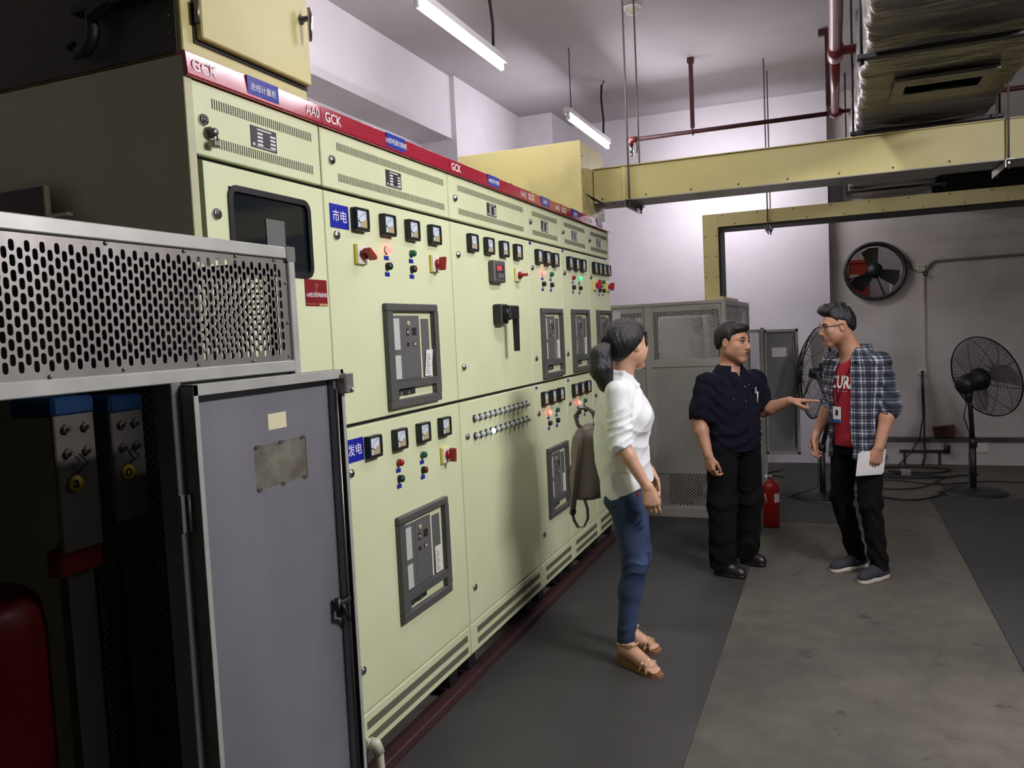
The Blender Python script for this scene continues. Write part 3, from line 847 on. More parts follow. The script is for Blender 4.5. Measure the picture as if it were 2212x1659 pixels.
# small olive sheet standing on the enclosure roof
t = thing('sheet_bracket', 'small olive metal sheet standing behind the top rail of the near enclosure', 'bracket', (-.6, 1.69, 1.889))
MB().box(-.95, -.482, 1.690, 1.693, 1.889, 2.130).build('sheet', 'olive_sheet', t)
MB().box(-.486, -.478, 1.680, 1.695, 1.889, 2.130).build('edge', 'cream_side', t)
MB().box(-.48, -.40, 1.680, 1.700, 2.036, 2.046).build('lug', 'cream_side', t)
t = thing('cable_hook', 'curved black hook against the dark side of the yellow box above', 'hook', (-.32, 1.715, 2.6))
pts = [(-.20, 1.715, 2.60), (-.29, 1.715, 2.575), (-.285, 1.715, 2.54), (-.295, 1.715, 2.505), (-.325, 1.715, 2.482), (-.36, 1.715, 2.480), (-.385, 1.715, 2.495), (-.378, 1.715, 2.512), (-.36, 1.715, 2.510)]
b = MB(); b.tube(pts, [.010, .018, .019, .018, .016, .013, .011, .010, .008], 8); b.build('hook', 'black_steel', t)
MB().box(-.36, -.05, 1.705, 1.7515, 2.590, 2.62, .004).build('support_bar', 'black_steel', t)

# ------------------------------------------------------------------ yellow riser boxes and bus ducts
p = thing('riser_box', 'yellow sheet metal box with door and T-handle on top of the leftmost cabinet', 'duct box', (-.5, 2.03, 2.445))
MB().box(-1.0, -.014, 1.757, 2.312, 2.445, 3.35, .003).build('body', 'yellow_paint', p)
d = MB().box(-.013, .012, 1.806, 2.306, 2.492, 3.25, .004).build('door', 'yellow_paint', p)
MB().box(-.014, -.010, 1.797, 2.310, 2.480, 3.262).build('door_seal', 'gasket', p)
for zz in (2.56, 3.12):
    MB().cyl((.006, 1.798, zz - .03), (.006, 1.798, zz + .03), .007, 10).build('hinge', 'dull_steel', p)
b = MB(); b.lathe([(0, .03), (.009, .03), (.009, .008), (.016, .004), (.016, 0)], (.012, 2.266, 2.692), (1, 0, 0), 16); b.tube([(.042, 2.268, 2.725), (.047, 2.268, 2.70), (.045, 2.268, 2.66), (.042, 2.268, 2.620)], [.005, .009, .008, .005], 10)
b.build('handle', 'chrome', d)
b = MB()
for zz in (2.50, 2.545, 2.60): b.lathe([(0, .004), (.004, .003), (.004, 0)], (-.05, 1.752, zz), (0, -1, 0), 8)
MB().box(-1.0, -.03, 1.752, 1.757, 2.447, 3.34).build('side_shade_sheet', 'olive_sheet', p)  # dark olive sheet paints the shade on this side of the yellow box
b.build('side_screws', 'dull_steel', p, kind='stuff')

p = thing('riser_box', 'plain cream-yellow box on top of the far switchgear under the second tube', 'duct box', (-.5, 5.85, 2.435))
MB().box(-.96, -.02, 5.52, 6.11, 2.442, 2.962, .003).build('body', 'yellow_grime', p)
b = MB()
for yy in (5.56, 6.05):
    for zz in (2.50, 2.62, 2.74, 2.86): b.lathe([(0, .005), (.006, .003), (.006, 0)], (-.02, yy, zz), (1, 0, 0), 8)
b.build('bolts', 'dull_steel', p, kind='stuff')
b = MB(); b.prism([(-.018, 5.60, 2.60), (.06, 5.64, 2.55), (.10, 5.70, 2.52), (.02, 5.64, 2.56)], 0, 0, (0, .01, .006)); b.build('loose_flap', 'black_steel', p)

def studs(mb, pts, ax):
    for q in pts: mb.lathe([(0, .006), (.007, .004), (.007, 0)], q, ax, 8)
p = thing('bus_duct', 'upper yellow bus duct running right from the far riser box', 'bus duct', (2.4, 5.95, 2.55))
MB().box(-.012, 5.2, 5.80, 6.10, 2.562, 2.800, .002).build('trunk', 'yellow_paint', p)
MB().box(-.012, 5.2, 5.785, 6.115, 2.800, 2.806).build('top_flange', 'yellow_paint', p)
MB().box(-.012, 5.2, 5.785, 6.115, 2.555, 2.561).build('bottom_flange', 'cage_grey', p)
MB().box(.20, .26, 5.792, 6.108, 2.558, 2.803, .001).build('joint_sleeve', 'yellow_paint', p)
b = MB(); studs(b, [(.05 + .32 * k, 5.80, 2.585) for k in range(10)], (0, -1, 0))
studs(b, [(.12 + .31 * k, 5.86 + .18 * (k % 2), 2.555) for k in range(10)], (0, 0, -1))
b.build('bolts', 'dull_steel', p, kind='stuff')
def hanger(x, ya, yb, zb, label, w=.05, dropz=HC):
    t = thing('duct_hanger', label, 'hanger', (x, (ya + yb) / 2, zb), 'bus duct hangers')
    b = MB(); b.box(x - w / 2, x + w / 2, ya - .04, yb + .04, zb - .006, zb); b.box(x - w / 2, x - w / 2 + .006, ya - .04, yb + .04, zb - .05, zb)
    b.build('angle_bar', 'dull_steel', t)
    for yy in (ya, yb):
        MB().cyl((x, yy, zb - .055), (x, yy, dropz), .0065, 8).build('rod', 'aluminium_dull', t)
        MB().cyl((x, yy, zb - .028), (x, yy, zb - .006), .013, 6, smooth=False).build('nut', 'dull_steel', t)
    return t
hanger(.258, 5.765, 6.135, 2.553, 'rod hanger carrying the upper yellow duct near the far riser box')
hanger(2.605, 5.765, 6.135, 2.553, 'rod hanger carrying the upper yellow duct at the right edge')
p = thing('bus_duct', 'lower yellow L-shaped bus duct rising from the far enclosure and turning right', 'bus duct', (1.6, 8.4, 1.84))
MB().box(.405, .555, 8.25, 8.62, 1.842, 2.715, .002).build('riser', 'yellow_paint', p)
MB().box(.5555, 5.2, 8.25, 8.62, 2.585, 2.715, .002).build('trunk', 'yellow_paint', p)
MB().box(.5555, .575, 8.262, 8.61, 1.842, 2.584).build('side_channel', 'gasket', p)
MB().box(.575, 5.2, 8.262, 8.61, 2.565, 2.584).build('bottom_channel', 'gasket', p)
b = MB(); studs(b, [(.425, 8.25, 1.90 + .2 * k) for k in range(4)] + [(.535, 8.25, 1.90 + .2 * k) for k in range(4)] + [(.60 + .33 * k, 8.25, 2.70 - .005) for k in range(8)] + [(.72 + .33 * k, 8.25, 2.605) for k in range(8)], (0, -1, 0))
b.build('bolts', 'dull_steel', p, kind='stuff')
hanger(1.025, 8.235, 8.65, 2.560, 'rod hanger carrying the lower L-shaped duct')

# ------------------------------------------------------------------ far transformer enclosure
FY, FX1, FT = 6.845, .772, 1.835
p = thing('transformer_enclosure', 'grey perforated enclosure standing at the end of the aisle behind the people', 'enclosure', (.1, 7.8, 0))
MB().box(-.60, FX1, FY, FY + .04, 1.808, FT, .002).build('frame_rail', 'cage_grey', p)
MB().box(-.60, FX1, FY, FY + .04, 1.288, 1.333, .002).build('frame_rail', 'cage_grey', p)
MB().box(-.60, FX1, FY, FY + .04, 0, .075, .002).build('frame_rail', 'cage_grey', p)
MB().box(.095, .150, FY - .001, FY + .04, .075, 1.808, .002).build('frame_post', 'cage_grey', p)
MB().box(.738, FX1 + .001, FY - .001, FY + .04, 0, FT + .001, .002).build('frame_post', 'cage_grey', p)
MB().box(.738, FX1 + .001, 8.81, 8.85, 0, FT + .001, .002).build('frame_post', 'cage_grey', p)
MB().box(.738, FX1, FY + .04, 8.81, 1.79, FT, .002).build('frame_rail', 'cage_grey', p)
MB().box(-.60, FX1, 8.81, 8.85, 1.79, FT, .002).build('frame_rail', 'cage_grey', p)
for (x0, w, z0, h) in ((-.25, .345, 1.333, .475), (.150, .588, 1.333, .475), (-.25, .345, .075, 1.213), (.150, .588, .075, 1.213)):
    b = MB(); perf(b, (x0, FY + .012, z0), (1, 0, 0), (0, 0, 1), w, h, mu=.014, mv=.014)
    b.build('perforated_panel', 'cage_grey', p)
MB().box(-.60, .74, FY + .0175, FY + .022, .376, 1.30).build('backing_sheet', 'backing_grey', p)
b = MB(); perf(b, (FX1 - .012, FY + .04, .06), (0, 1, 0), (0, 0, 1), 1.0, 1.73, pu=.03, pv=.05, hw=.011, hh=.02, mu=.02, mv=.02)
b.build('side_panel', 'cage_grey', p)
b = MB(); perf(b, (FX1 - .012, 7.90, .06), (0, 1, 0), (0, 0, 1), .91, 1.73, pu=.03, pv=.05, hw=.011, hh=.02, mu=.02, mv=.02)
b.build('side_panel', 'cage_grey', p)
MB().box(FX1 - .02, FX1, 7.885, 7.90, 0, 1.80).build('frame_post', 'cage_grey', p)
MB().box(-.60, .70, 8.82, 8.835, 0, 1.79).build('rear_panel', 'gasket', p)
b = MB(); b.box(.60, .735, 7.0, 8.2, FT - .01, FT + .03, .003); b.build('top_cover', 'yellow_paint', p)
b = MB(); perf(b, (FX1, 8.30, .0), (1, 0, 0), (0, 0, 1), .16, 1.56, pu=.0145, pv=.026)
b.build('side_wing', 'cage_grey', p)
MB().box(.925, .962, 8.285, 8.315, 0, 1.575, .002).build('frame_post', 'cage_grey', p)
ring_b = MB(); ring(ring_b, .968, 1.272, 8.262, 8.29, .33, 1.552, 8.262, 8.262, 1, 1) if False else None
d = MB().box(.966, 1.275, 8.275, 8.285, .33, 1.552, .002).build('door', 'stainless_dull', p)
for (a0, a1, c0, c1) in ((.966, .985, .33, 1.552), (1.250, 1.275, .33, 1.552), (.966, 1.275, 1.525, 1.552), (.966, 1.275, .33, .355)):
    MB().box(a0, a1, 8.245, 8.276, c0, c1, .002).build('door_lip', 'cage_grey', d)
MB().box(1.03, 1.165, 8.2735, 8.2752, 1.285, 1.375).build('paper_label', 'paper', d)
b = MB(); b.tube([(1.235, 8.262, .40), (1.235, 8.262, 1.48)], .005, 6); b.box(1.20, 1.26, 8.250, 8.275, .90, .93); b.build('lock_rod', 'dull_steel', d)
for k, (x, y, r) in enumerate(((.30, 7.18, .155), (.30, 7.75, .155), (.30, 8.35, .155), (.61, 7.10, .06), (.02, 7.10, .06))):
    t = thing('transformer_coil', ['white transformer coil just behind the far enclosure front panel', 'white transformer coil in the middle of the far enclosure', 'white transformer coil at the rear of the far enclosure', 'slim white post right of the front coil in the far enclosure', 'slim white post left of the front coil in the far enclosure'][k], 'transformer', (x, y, 0))
    MB().lathe([(0, 1.72), (r * .9, 1.72), (r, 1.70), (r, .5), (r * .9, .46), (0, .46)], (x, y, 0), (0, 0, 1), 28).build('winding', 'coil_white', t)
    MB().cyl((x, y, 0.0), (x, y, .46), r * .7, 14).build('support', 'black_steel', t)
    MB().lathe([(r * .5, 1.72), (r * .5, 1.76), (0, 1.76)], (x, y, 0), (0, 0, 1), 16).build('cap', 'breaker_dark', t)

# ------------------------------------------------------------------ insulated air duct
def rrect(hx0, hx1, z0, z1, r, n=5):
    pts = []
    for (cx, cz, a0) in ((hx1 - r, z1 - r, 0), (hx0 + r, z1 - r, 90), (hx0 + r, z0 + r, 180), (hx1 - r, z0 + r, 270)):
        for k in range(n + 1):
            a = math.radians(a0 + 90 * k / n); pts.append((cx + r * math.cos(a), cz + r * math.sin(a)))
    return pts
def foil_duct():
    base = rrect(1.765, 2.585, 2.95, 3.42, .05)
    dense = []
    for i in range(len(base)):
        a, c = base[i], base[(i + 1) % len(base)]
        L = math.hypot(c[0] - a[0], c[1] - a[1]); n = max(1, int(L / .05))
        for k in range(n): dense.append((a[0] + (c[0] - a[0]) * k / n, a[1] + (c[1] - a[1]) * k / n))
    N = len(dense); ny = 220; ys = np.linspace(3.2, 9.80, ny)
    rng = np.random.RandomState(3)
    ph = rng.rand(8) * 6.28
    vs = []
    for y in ys:
        for i, (x, z) in enumerate(dense):
            s = i / N * 40
            w = .006 * math.sin(y * 23 + 2.5 * math.sin(s * .5 + ph[0]) + ph[1]) + .005 * math.sin(y * 41 + 3 * math.sin(s * .35 + ph[2])) + .008 * math.sin(y * 7.3 + s * .3 + ph[3]) - .012 * max(0, math.cos(y * math.pi / .75)) ** 12
            cx, cz = 2.175, 3.185
            L = math.hypot(x - cx, z - cz)
            vs.append((x + (x - cx) / L * w, y, z + (z - cz) / L * w))
    fs = [(j * N + i, j * N + (i + 1) % N, (j + 1) * N + (i + 1) % N, (j + 1) * N + i) for j in range(ny - 1) for i in range(N)]
    # leave the underside grille open
    return MB().add(vs, fs, True)
p = thing('air_duct', 'silver foil-wrapped air duct running along the ceiling on the right', 'air duct', (2.175, 5.0, 2.95))
foil_duct().build('duct_wrap', 'foil', p)
g = MB(); ring(g, 1.94, 2.45, 5.06, 5.56, 2.928, 2.948, 0, 0, 0, 0) if False else None
g = MB(); g.box(1.94, 2.45, 5.05, 5.18, 2.925, 2.944); g.box(1.94, 2.45, 5.36, 5.55, 2.925, 2.944); g.box(1.94, 2.0, 5.18, 5.36, 2.925, 2.944); g.box(2.385, 2.45, 5.18, 5.36, 2.925, 2.944)
g.build('grille_frame', 'foil', p)
MB().box(1.995, 2.39, 5.17, 5.37, 2.934, 2.938).build('grille_opening', 'void_black', p)
for k, (y, lab) in enumerate(((4.46, 'black angle bar hanger crossing under the foil duct nearest the camera'), (6.25, 'black angle bar hanger under the foil duct above the upper yellow duct'), (9.15, 'black angle bar hanger under the foil duct near the back wall'))):
    t = thing('duct_hanger', lab, 'hanger', (2.15, y, 2.90), 'foil duct hangers')
    MB().box(1.73, 2.66, y - .035, y + .02, 2.905, 2.928, .002).build('angle_bar', 'black_steel', t)
    for x in (1.752, 2.64):
        MB().cyl((x, y, 2.89), (x, y, HC), .007, 8).build('rod', 'black_steel', t)
        MB().cyl((x, y, 2.885), (x, y, 2.904), .013, 6, smooth=False).build('nut', 'black_steel', t)
t = thing('louvre_vent', 'black horizontal louvre vent on the back wall right of the foil duct', 'vent', (3.1, 9.83, 2.8))
MB().box(2.60, 3.80, 9.835, 9.85, 2.82, 3.30).build('backing', 'gasket', t)
for k in range(9):
    z = 2.85 + k * .052
    MB().prism([(2.61, 9.795, z), (2.61, 9.833, z + .03), (2.61, 9.833, z + .036), (2.61, 9.792, z + .005)], 0, 0, (1.18, 0, 0)).build('slat', 'breaker_dark', t)
for z in (2.815, 3.30): MB().box(2.59, 3.81, 9.79, 9.85, z, z + .02).build('frame_bar', 'breaker_dark', t)
t = tag(MB().box(1.575, 1.715, 9.72, 9.845, 2.80, 3.22, .004).build('black_block', 'black_steel'), 'black upright block on the back wall left of the foil duct end', 'bracket')  # plain black block set upright against the wall

# ------------------------------------------------------------------ sprinkler pipes
PZ = 3.45
p = thing('sprinkler_pipe', 'dark red sprinkler pipe running across under the ceiling with a hanging head', 'pipe', (.7, 7.86, PZ))
MB().cyl((-.19, 7.86, PZ), (1.645, 7.86, PZ), .021, 14).build('pipe', 'pipe_maroon', p)
b = MB(); b.cyl((-.20, 7.86, PZ), (-.13, 7.86, PZ), .030, 14); b.cyl((-.19, 7.86, PZ + .02), (-.19, 7.86, PZ - .05), .026, 12); b.build('elbow', 'pipe_red', p)
b = MB(); b.cyl((-.19, 7.86, PZ - .05), (-.19, 7.86, PZ - .13), .016, 10); b.lathe([(.0, -.16), (.02, -.155), (.012, -.13)], (-.19, 7.86, PZ), (0, 0, 1), 10); b.build('sprinkler_head', 'chrome', p)
b = MB(); b.tube([(-.14, 7.86, PZ - .03), (-.135, 7.86, PZ - .09), (-.14, 7.86, PZ - .13)], .006, 6); b.build('chain', 'cable_black', p)
p = thing('sprinkler_pipe', 'thick red sprinkler pipe running along the ceiling beside the foil duct', 'pipe', (1.65, 5.0, PZ))
MB().cyl((1.645, 6.08, PZ), (1.645, 7.86, PZ), .032, 16).build('pipe', 'pipe_red', p)
MB().cyl((1.645, -1.5, PZ), (1.645, 6.08, PZ), .042, 16).build('pipe', 'pipe_red', p)
b = MB(); b.cyl((1.645, 5.98, PZ), (1.645, 6.20, PZ), .052, 16); b.build('tee', 'pipe_red', p)
b = MB(); b.cyl((1.645, 7.80, PZ), (1.645, 7.92, PZ), .042, 14); b.cyl((1.60, 7.86, PZ), (1.70, 7.86, PZ), .034, 14); b.build('tee', 'pipe_red', p)
MB().cyl((1.66, 6.08, PZ), (1.80, 6.08, PZ), .030, 14).build('branch', 'pipe_red', p)
MB().cyl((1.66, 7.86, PZ), (5.4, 7.86, PZ), .021, 12).build('branch', 'pipe_red', p)
def pipe_hanger(x, y, label, arm=0):
    t = thing('pipe_hanger', label, 'hanger', (x, y, PZ), 'sprinkler pipe hangers')
    MB().box(x - .018, x + .018, y - .02, y + .02, PZ + .03, HC, .003).build('angle_post', 'pipe_maroon', t)
    b = MB(); b.box(x - .03 - arm, x + .03, y - .03, y + .03, HC - .05, HC, .003); b.build('ceiling_plate', 'pipe_maroon', t)
    b = MB(); b.tube([(x, y + .034 * math.cos(a), PZ + .034 * math.sin(a)) for a in [2 * math.pi * k / 12 for k in range(13)]], .005, 6); b.build('ring_clamp', 'pipe_maroon', t)
    return t
pipe_hanger(.40, 7.86, 'dark red ceiling post holding the crosswise sprinkler pipe')
pipe_hanger(1.59, 7.70, 'dark red ceiling bracket beside the thick sprinkler pipe', .04)
t = thing('smoke_detector', 'white round smoke detector on the ceiling at the top edge', 'smoke detector', (.187, 6.40, HC))
MB().lathe([(0, -.062), (.025, -.062), (.035, -.05), (.05, -.045), (.055, -.02), (.058, 0)], (.187, 6.40, HC), (0, 0, 1), 24).build('sensor_head', 'plastic_ivory', t)
MB().lathe([(.0, -.012), (.07, -.012), (.072, 0)], (.187, 6.40, HC), (0, 0, 1), 24).build('base', 'white_enamel', t)
tag(MB().box(.25, .75, 6.16, 6.19, HC - .04, HC, .003).build('ceiling_channel', 'black_steel'), 'short dark steel channel on the ceiling beside the smoke detector', 'channel')

# ------------------------------------------------------------------ back wall fittings
p = thing('exhaust_fan', 'round exhaust fan with wire mesh set into the back wall', 'fan', (FX, 9.85, FZ - .33))
MB().lathe([(.285, .06), (.285, -.05), (.30, -.062), (.318, -.055), (.322, -.02), (.322, 0)], (FX, 9.85, FZ), (0, 1, 0), 40).build('frame_ring', 'breaker_dark', p)
b = MB()
for k in range(-14, 15):
    d_ = k * .0205; h = math.sqrt(max(0, .285 ** 2 - d_ ** 2))
    b.box(FX + d_ - .0014, FX + d_ + .0014, 9.985, 9.988, FZ - h, FZ + h); b.box(FX - h, FX + h, 9.988, 9.991, FZ + d_ - .0014, FZ + d_ + .0014)
b.build('wire_mesh', 'black_steel', p)
b = MB(); b.lathe([(0, -.09), (.075, -.085), (.085, -.06), (.085, .05), (0, .06)], (FX + .0, 9.93, FZ + .01), (0, 1, 0), 20); b.build('motor', 'black_steel', p)
for k in range(3):
    a = math.radians(100 + 120 * k); ca, sa = math.cos(a), math.sin(a)
    b = MB(); pts = []
    for (r, w) in ((.07, -.05), (.25, -.09), (.27, .0), (.24, .09), (.07, .05)):
        pts.append((FX + r * ca - w * sa, 9.955 + w * .18, FZ + r * sa + w * ca))
    b.prism(pts, 0, 0, (0, .004, 0)); b.build('blade', 'breaker_dark', p)
b = MB(); b.tube([(FX - .28, 9.92, FZ - .08), (FX, 9.92, FZ), ], .008, 6); b.tube([(FX + .1, 9.92, FZ - .27), (FX, 9.92, FZ)], .008, 6); b.build('motor_bracket', 'black_steel', p)
b = MB(); b.tube([(FX + .28, 9.80, FZ + .06), (FX + .31, 9.83, FZ + .095), (FX + .345, 9.835, FZ + .07), (FX + .36, 9.84, FZ + .01), (FX + .39, 9.838, FZ - .025), (FX + .43, 9.838, FZ - .02)], .005, 6); b.build('power_cord', 'cable_black', p)
t = thing('machine_cabinet', 'orange-red cabinet outside, seen through the exhaust fan', 'cabinet', (1.90, 11.1, 0))
MB().box(1.79, 2.02, 11.0, 11.3, 0.0, 2.30, .01).build('body', 'orange_paint', t)
MB().box(1.795, 1.90, 10.985, 10.999, 2.06, 2.16).build('plate', 'paper', t)
MB().box(1.79, 2.02, 10.99, 11.31, 2.30, 2.34).build('cap', 'orange_paint', t)
tag(MB().cyl((2.265, 11.2, 0.0), (2.265, 11.2, 2.2), .012, 8).build('white_post', 'white_enamel'), 'thin white post outside, seen through the exhaust fan', 'post')
t = thing('junction_box', 'ivory junction box on the back wall right of the exhaust fan', 'socket', (2.49, 9.83, 2.10))
MB().box(2.448, 2.53, 9.825, 9.85, 2.09, 2.165, .004).build('box', 'plastic_ivory', t)
b = MB()
for (x, z) in ((2.47, 2.145), (2.50, 2.145), (2.47, 2.11), (2.50, 2.11)): b.cyl((x, 9.826, z), (x, 9.823, z), .005, 8)
b.build('holes', 'gasket', t)
b = MB(); b.tube([(2.52, 9.83, 2.10), (2.545, 9.82, 2.07), (2.54, 9.82, 2.045), (2.51, 9.82, 2.05), (2.50, 9.83, 2.09)], .006, 6); b.build('cable_loop', 'cable_black', t)
tag(MB().tube([(2.54, 9.835, 2.11), (2.57, 9.835, 2.17), (2.62, 9.835, 2.20), (2.9, 9.835, 2.202), (6.1, 9.835, 2.215)], .013, 10).build('conduit', 'conduit_grey'), 'grey conduit running right along the back wall from the junction box', 'conduit')
tag(MB().box(2.488, 2.520, 9.835, 9.85, 1.05, 2.085, .002).build('cable_trunking', 'plaster_old'), 'pale vertical cable trunking below the junction box', 'trunking')
t = thing('wall_socket', 'white wall socket at the foot of the vertical trunking', 'socket', (2.49, 9.83, .98))
MB().box(2.44, 2.53, 9.825, 9.85, .965, 1.05, .004).build('plate', 'plastic_ivory', t)
MB().cyl((2.485, 9.828, 1.0), (2.485, 9.80, 1.0), .017, 10).build('plug', 'black_plastic', t)
b = MB(); b.tube([(2.485, 9.81, .99), (2.487, 9.79, .85), (2.495, 9.78, .6), (2.49, 9.76, .40), (2.48, 9.70, .28), (2.49, 9.69, .10), (2.46, 9.62, .01)], .009, 6)
b.tube([(2.48, 9.81, .99), (2.475, 9.79, .80), (2.48, 9.78, .5), (2.44, 9.72, .30), (2.36, 9.68, .15), (2.22, 9.6, .01)], .007, 6); b.build('plug_cord', 'cable_black', t)
t = thing('wooden_box', 'small dark brown box tilted on the curb by the back wall', 'box', (2.70, 9.79, .285))
b = MB(); c, s = math.cos(.13), math.sin(.13)
def rt(x, z): return (2.69 + x * c - z * s, .29 + x * s + z * c + .012)
b.prism([(rt(-.1, 0)[0], 9.725, rt(-.1, 0)[1]), (rt(.1, 0)[0], 9.725, rt(.1, 0)[1]), (rt(.1, .10)[0], 9.725, rt(.1, .10)[1]), (rt(-.1, .10)[0], 9.725, rt(-.1, .10)[1])], 0, 0, (0, .11, 0)); b.build('box_body', 'brick_red', t)
b = MB(); b.prism([(rt(-.108, .10)[0], 9.72, rt(-.108, .10)[1]), (rt(.108, .10)[0], 9.72, rt(.108, .10)[1]), (rt(.108, .112)[0], 9.72, rt(.108, .112)[1]), (rt(-.108, .112)[0], 9.72, rt(-.108, .112)[1])], 0, 0, (0, .12, 0)); b.build('box_lid', 'brick_red', t)
t = thing('floor_pipe', 'dark pipe with a valve knob lying low along the curb', 'pipe', (2.5, 9.70, .14))
b = MB(); b.cyl((2.24, 9.70, .15), (2.72, 9.70, .15), .016, 10); b.build('pipe', 'breaker_dark', t)
b = MB(); b.cyl((2.70, 9.70, .13), (2.70, 9.70, .22), .03, 12); b.build('knob', 'black_steel', t)
for q in (2.28, 2.62): MB().box(q, q + .02, 9.69, 9.74, 0, .14).build('bracket', 'black_steel', t)
t = tag(MB().box(2.98, 3.09, 9.728, 9.739, .14, .245, .002).build('notice_plate', 'paper'), 'small pale plate on the curb behind the right pedestal fan', 'plate')

# ------------------------------------------------------------------ pedestal fans
def pedestal_fan(base, head, axis, R, label):
    p = thing('pedestal_fan', label, 'fan', (base[0], base[1], 0), 'pedestal fans by the back wall')
    ax = Vector(axis).normalized(); a = ax.orthogonal().normalized(); b_ = ax.cross(a); H = Vector(head)
    MB().lathe([(0, .045), (.04, .045), (.06, .03), (.20, .028), (.26, .018), (.275, .006), (.275, 0)], (base[0], base[1], .006), (0, 0, 1), 36).build('base', 'black_steel', p)
    m0 = H - ax * .20
    MB().tube([(base[0], base[1], .03), (base[0], base[1], .45)], .026, 14).build('pole', 'black_steel', p)
    MB().tube([(base[0], base[1], .45), (base[0] * .5 + m0.x * .5, base[1] * .5 + m0.y * .5, .75), (m0.x, m0.y, m0.z - .10)], .020, 12).build('pole', 'black_steel', p)
    MB().cyl((base[0], base[1], .42), (base[0], base[1], .50), .034, 12).build('height_clamp', 'black_steel', p)
    MB().tube([m0 + Vector((0, 0, -.16)), m0 + Vector((0, 0, -.06))], [.03, .04], 12).build('swivel', 'black_steel', p)
    MB().lathe([(0, -.30), (.05, -.30), (.075, -.28), (.085, -.24), (.085, -.10), (.10, -.09), (.10, -.05), (0, -.05)], H, ax, 24).build('motor', 'black_steel', p)
    MB().lathe([(0, .05), (.04, .045), (.05, 0), (.05, -.05)], H, ax, 16).build('hub', 'breaker_dark', p)
    for k in range(3):
        an = 2 * math.pi * k / 3 + .4; u = a * math.cos(an) + b_ * math.sin(an); v = ax.cross(u)
        q = MB(); pts = [H + u * r + v * w + ax * (w * .35) for (r, w) in ((.04, -.04), (R * .55, -.13), (R * .88, -.11), (R * .93, .02), (R * .80, .09), (R * .4, .06), (.04, .035))]
        q.prism(pts, 0, 0, ax * .003); q.build('blade', 'fan_blade', p)
    for nm, dome, nr in (('front_guard', .13, 72), ('rear_guard', -.11, 72)):
        g = MB()
        prof = lambda t: (R * t, dome * (1 - t ** 2.6))
        for r_ in (.18, .26, .34, .41, .48, .55, .61, .67, .73, .79, .84, .89, .94, 1.0):
            rr, hh = prof(r_)
            g.tube([H + ax * hh + (a * math.cos(x) + b_ * math.sin(x)) * rr for x in [2 * math.pi * k / 40 for k in range(41)]], 0.0014 if r_ < 1 else .006, 4 if r_ < 1 else 6, cap=False)
        for k in range(nr):
            x = 2 * math.pi * k / nr; u = a * math.cos(x) + b_ * math.sin(x); pts = []
            for t_ in (.15, .4, .62, .8, .92, 1.0):
                rr, hh = prof(t_); pts.append(H + ax * hh + u * rr)
            g.tube(pts, .0030 if k % 8 == 0 else .0011, 4, cap=False)
        g.build(nm, 'wire_guard', p)
    b = MB(); b.lathe([(0, .135), (R * .14, .135), (R * .15, .125)], H, ax, 16); b.build('badge', 'black_steel', p)
    b = MB(); b.tube([m0 + Vector((0, 0, -.05)), m0 + Vector((-.04, -.02, -.3)), Vector((base[0] - .03, base[1] - .02, .55)), Vector((base[0] - .04, base[1] - .03, .1)), Vector((base[0] - .3, base[1] - .1, .012))], .005, 6); b.build('power_cord', 'cable_black', p)
    return p
pedestal_fan((1.475, 7.85), (1.432, 7.75, 1.150), (-.94, -.30, .10), .41, 'black pedestal fan seen edge-on behind the man in the plaid shirt')
pedestal_fan((2.74, 8.22), (2.85, 8.27, 1.05), (.76, .60, .24), .37, 'black pedestal fan facing the back wall at the right edge')

# ------------------------------------------------------------------ floor cords, extinguisher, pvc stub
def cord(pts, r, label):
    P = [Vector((q[0], q[1], .012 + .002 * (i % 2))) for i, q in enumerate(pts)]
    out = []
    for i in range(len(P) - 1):
        p0, p1, p2, p3 = P[max(i - 1, 0)], P[i], P[i + 1], P[min(i + 2, len(P) - 1)]
        for k in range(6):
            t = k / 6
            out.append(.5 * ((2 * p1) + (p2 - p0) * t + (2 * p0 - 5 * p1 + 4 * p2 - p3) * t * t + (3 * p1 - p0 - 3 * p2 + p3) * t ** 3))
    out.append(P[-1])
    return tag(MB().tube(out, r, 6).build('power_cord', 'cable_black'), label, 'cord', 'cords on the floor')
cord([(1.75, 8.1), (2.0, 7.85), (2.2, 7.80), (2.4, 7.95), (2.55, 8.3), (2.5, 8.7)], .008, 'black cord looping on the floor nearest the path')
cord([(1.7, 8.6), (2.1, 8.7), (2.5, 8.55), (3.0, 8.75), (3.6, 8.65)], .007, 'black cord running right past the right fan base')
cord([(1.8, 8.3), (2.1, 8.25), (2.35, 8.4), (2.6, 8.9), (2.9, 9.1)], .007, 'black cord curving behind the right fan base')
cord([(1.9, 9.3), (2.2, 9.45), (2.45, 9.5), (2.7, 9.35), (2.5, 9.15), (2.1, 9.2)], .008, 'coiled black cord on the floor below the wall socket')
cord([(1.85, 9.0), (2.2, 9.05), (2.6, 8.95), (2.3, 8.85), (1.95, 8.9)], .009, 'thick black cord heaped on the floor before the curb')
t = thing('cable_reel_plug', 'small pale plug lying on the cords by the wall', 'plug', (2.25, 8.95, .02))
MB().box(2.20, 2.29, 8.91, 8.98, .018, .075, .008).build('plug_body', 'conduit_grey', t)
MB().tube([(2.20, 8.945, .04), (2.10, 8.95, .03), (2.0, 8.92, .018)], .006, 6).build('plug_lead', 'cable_black', t)

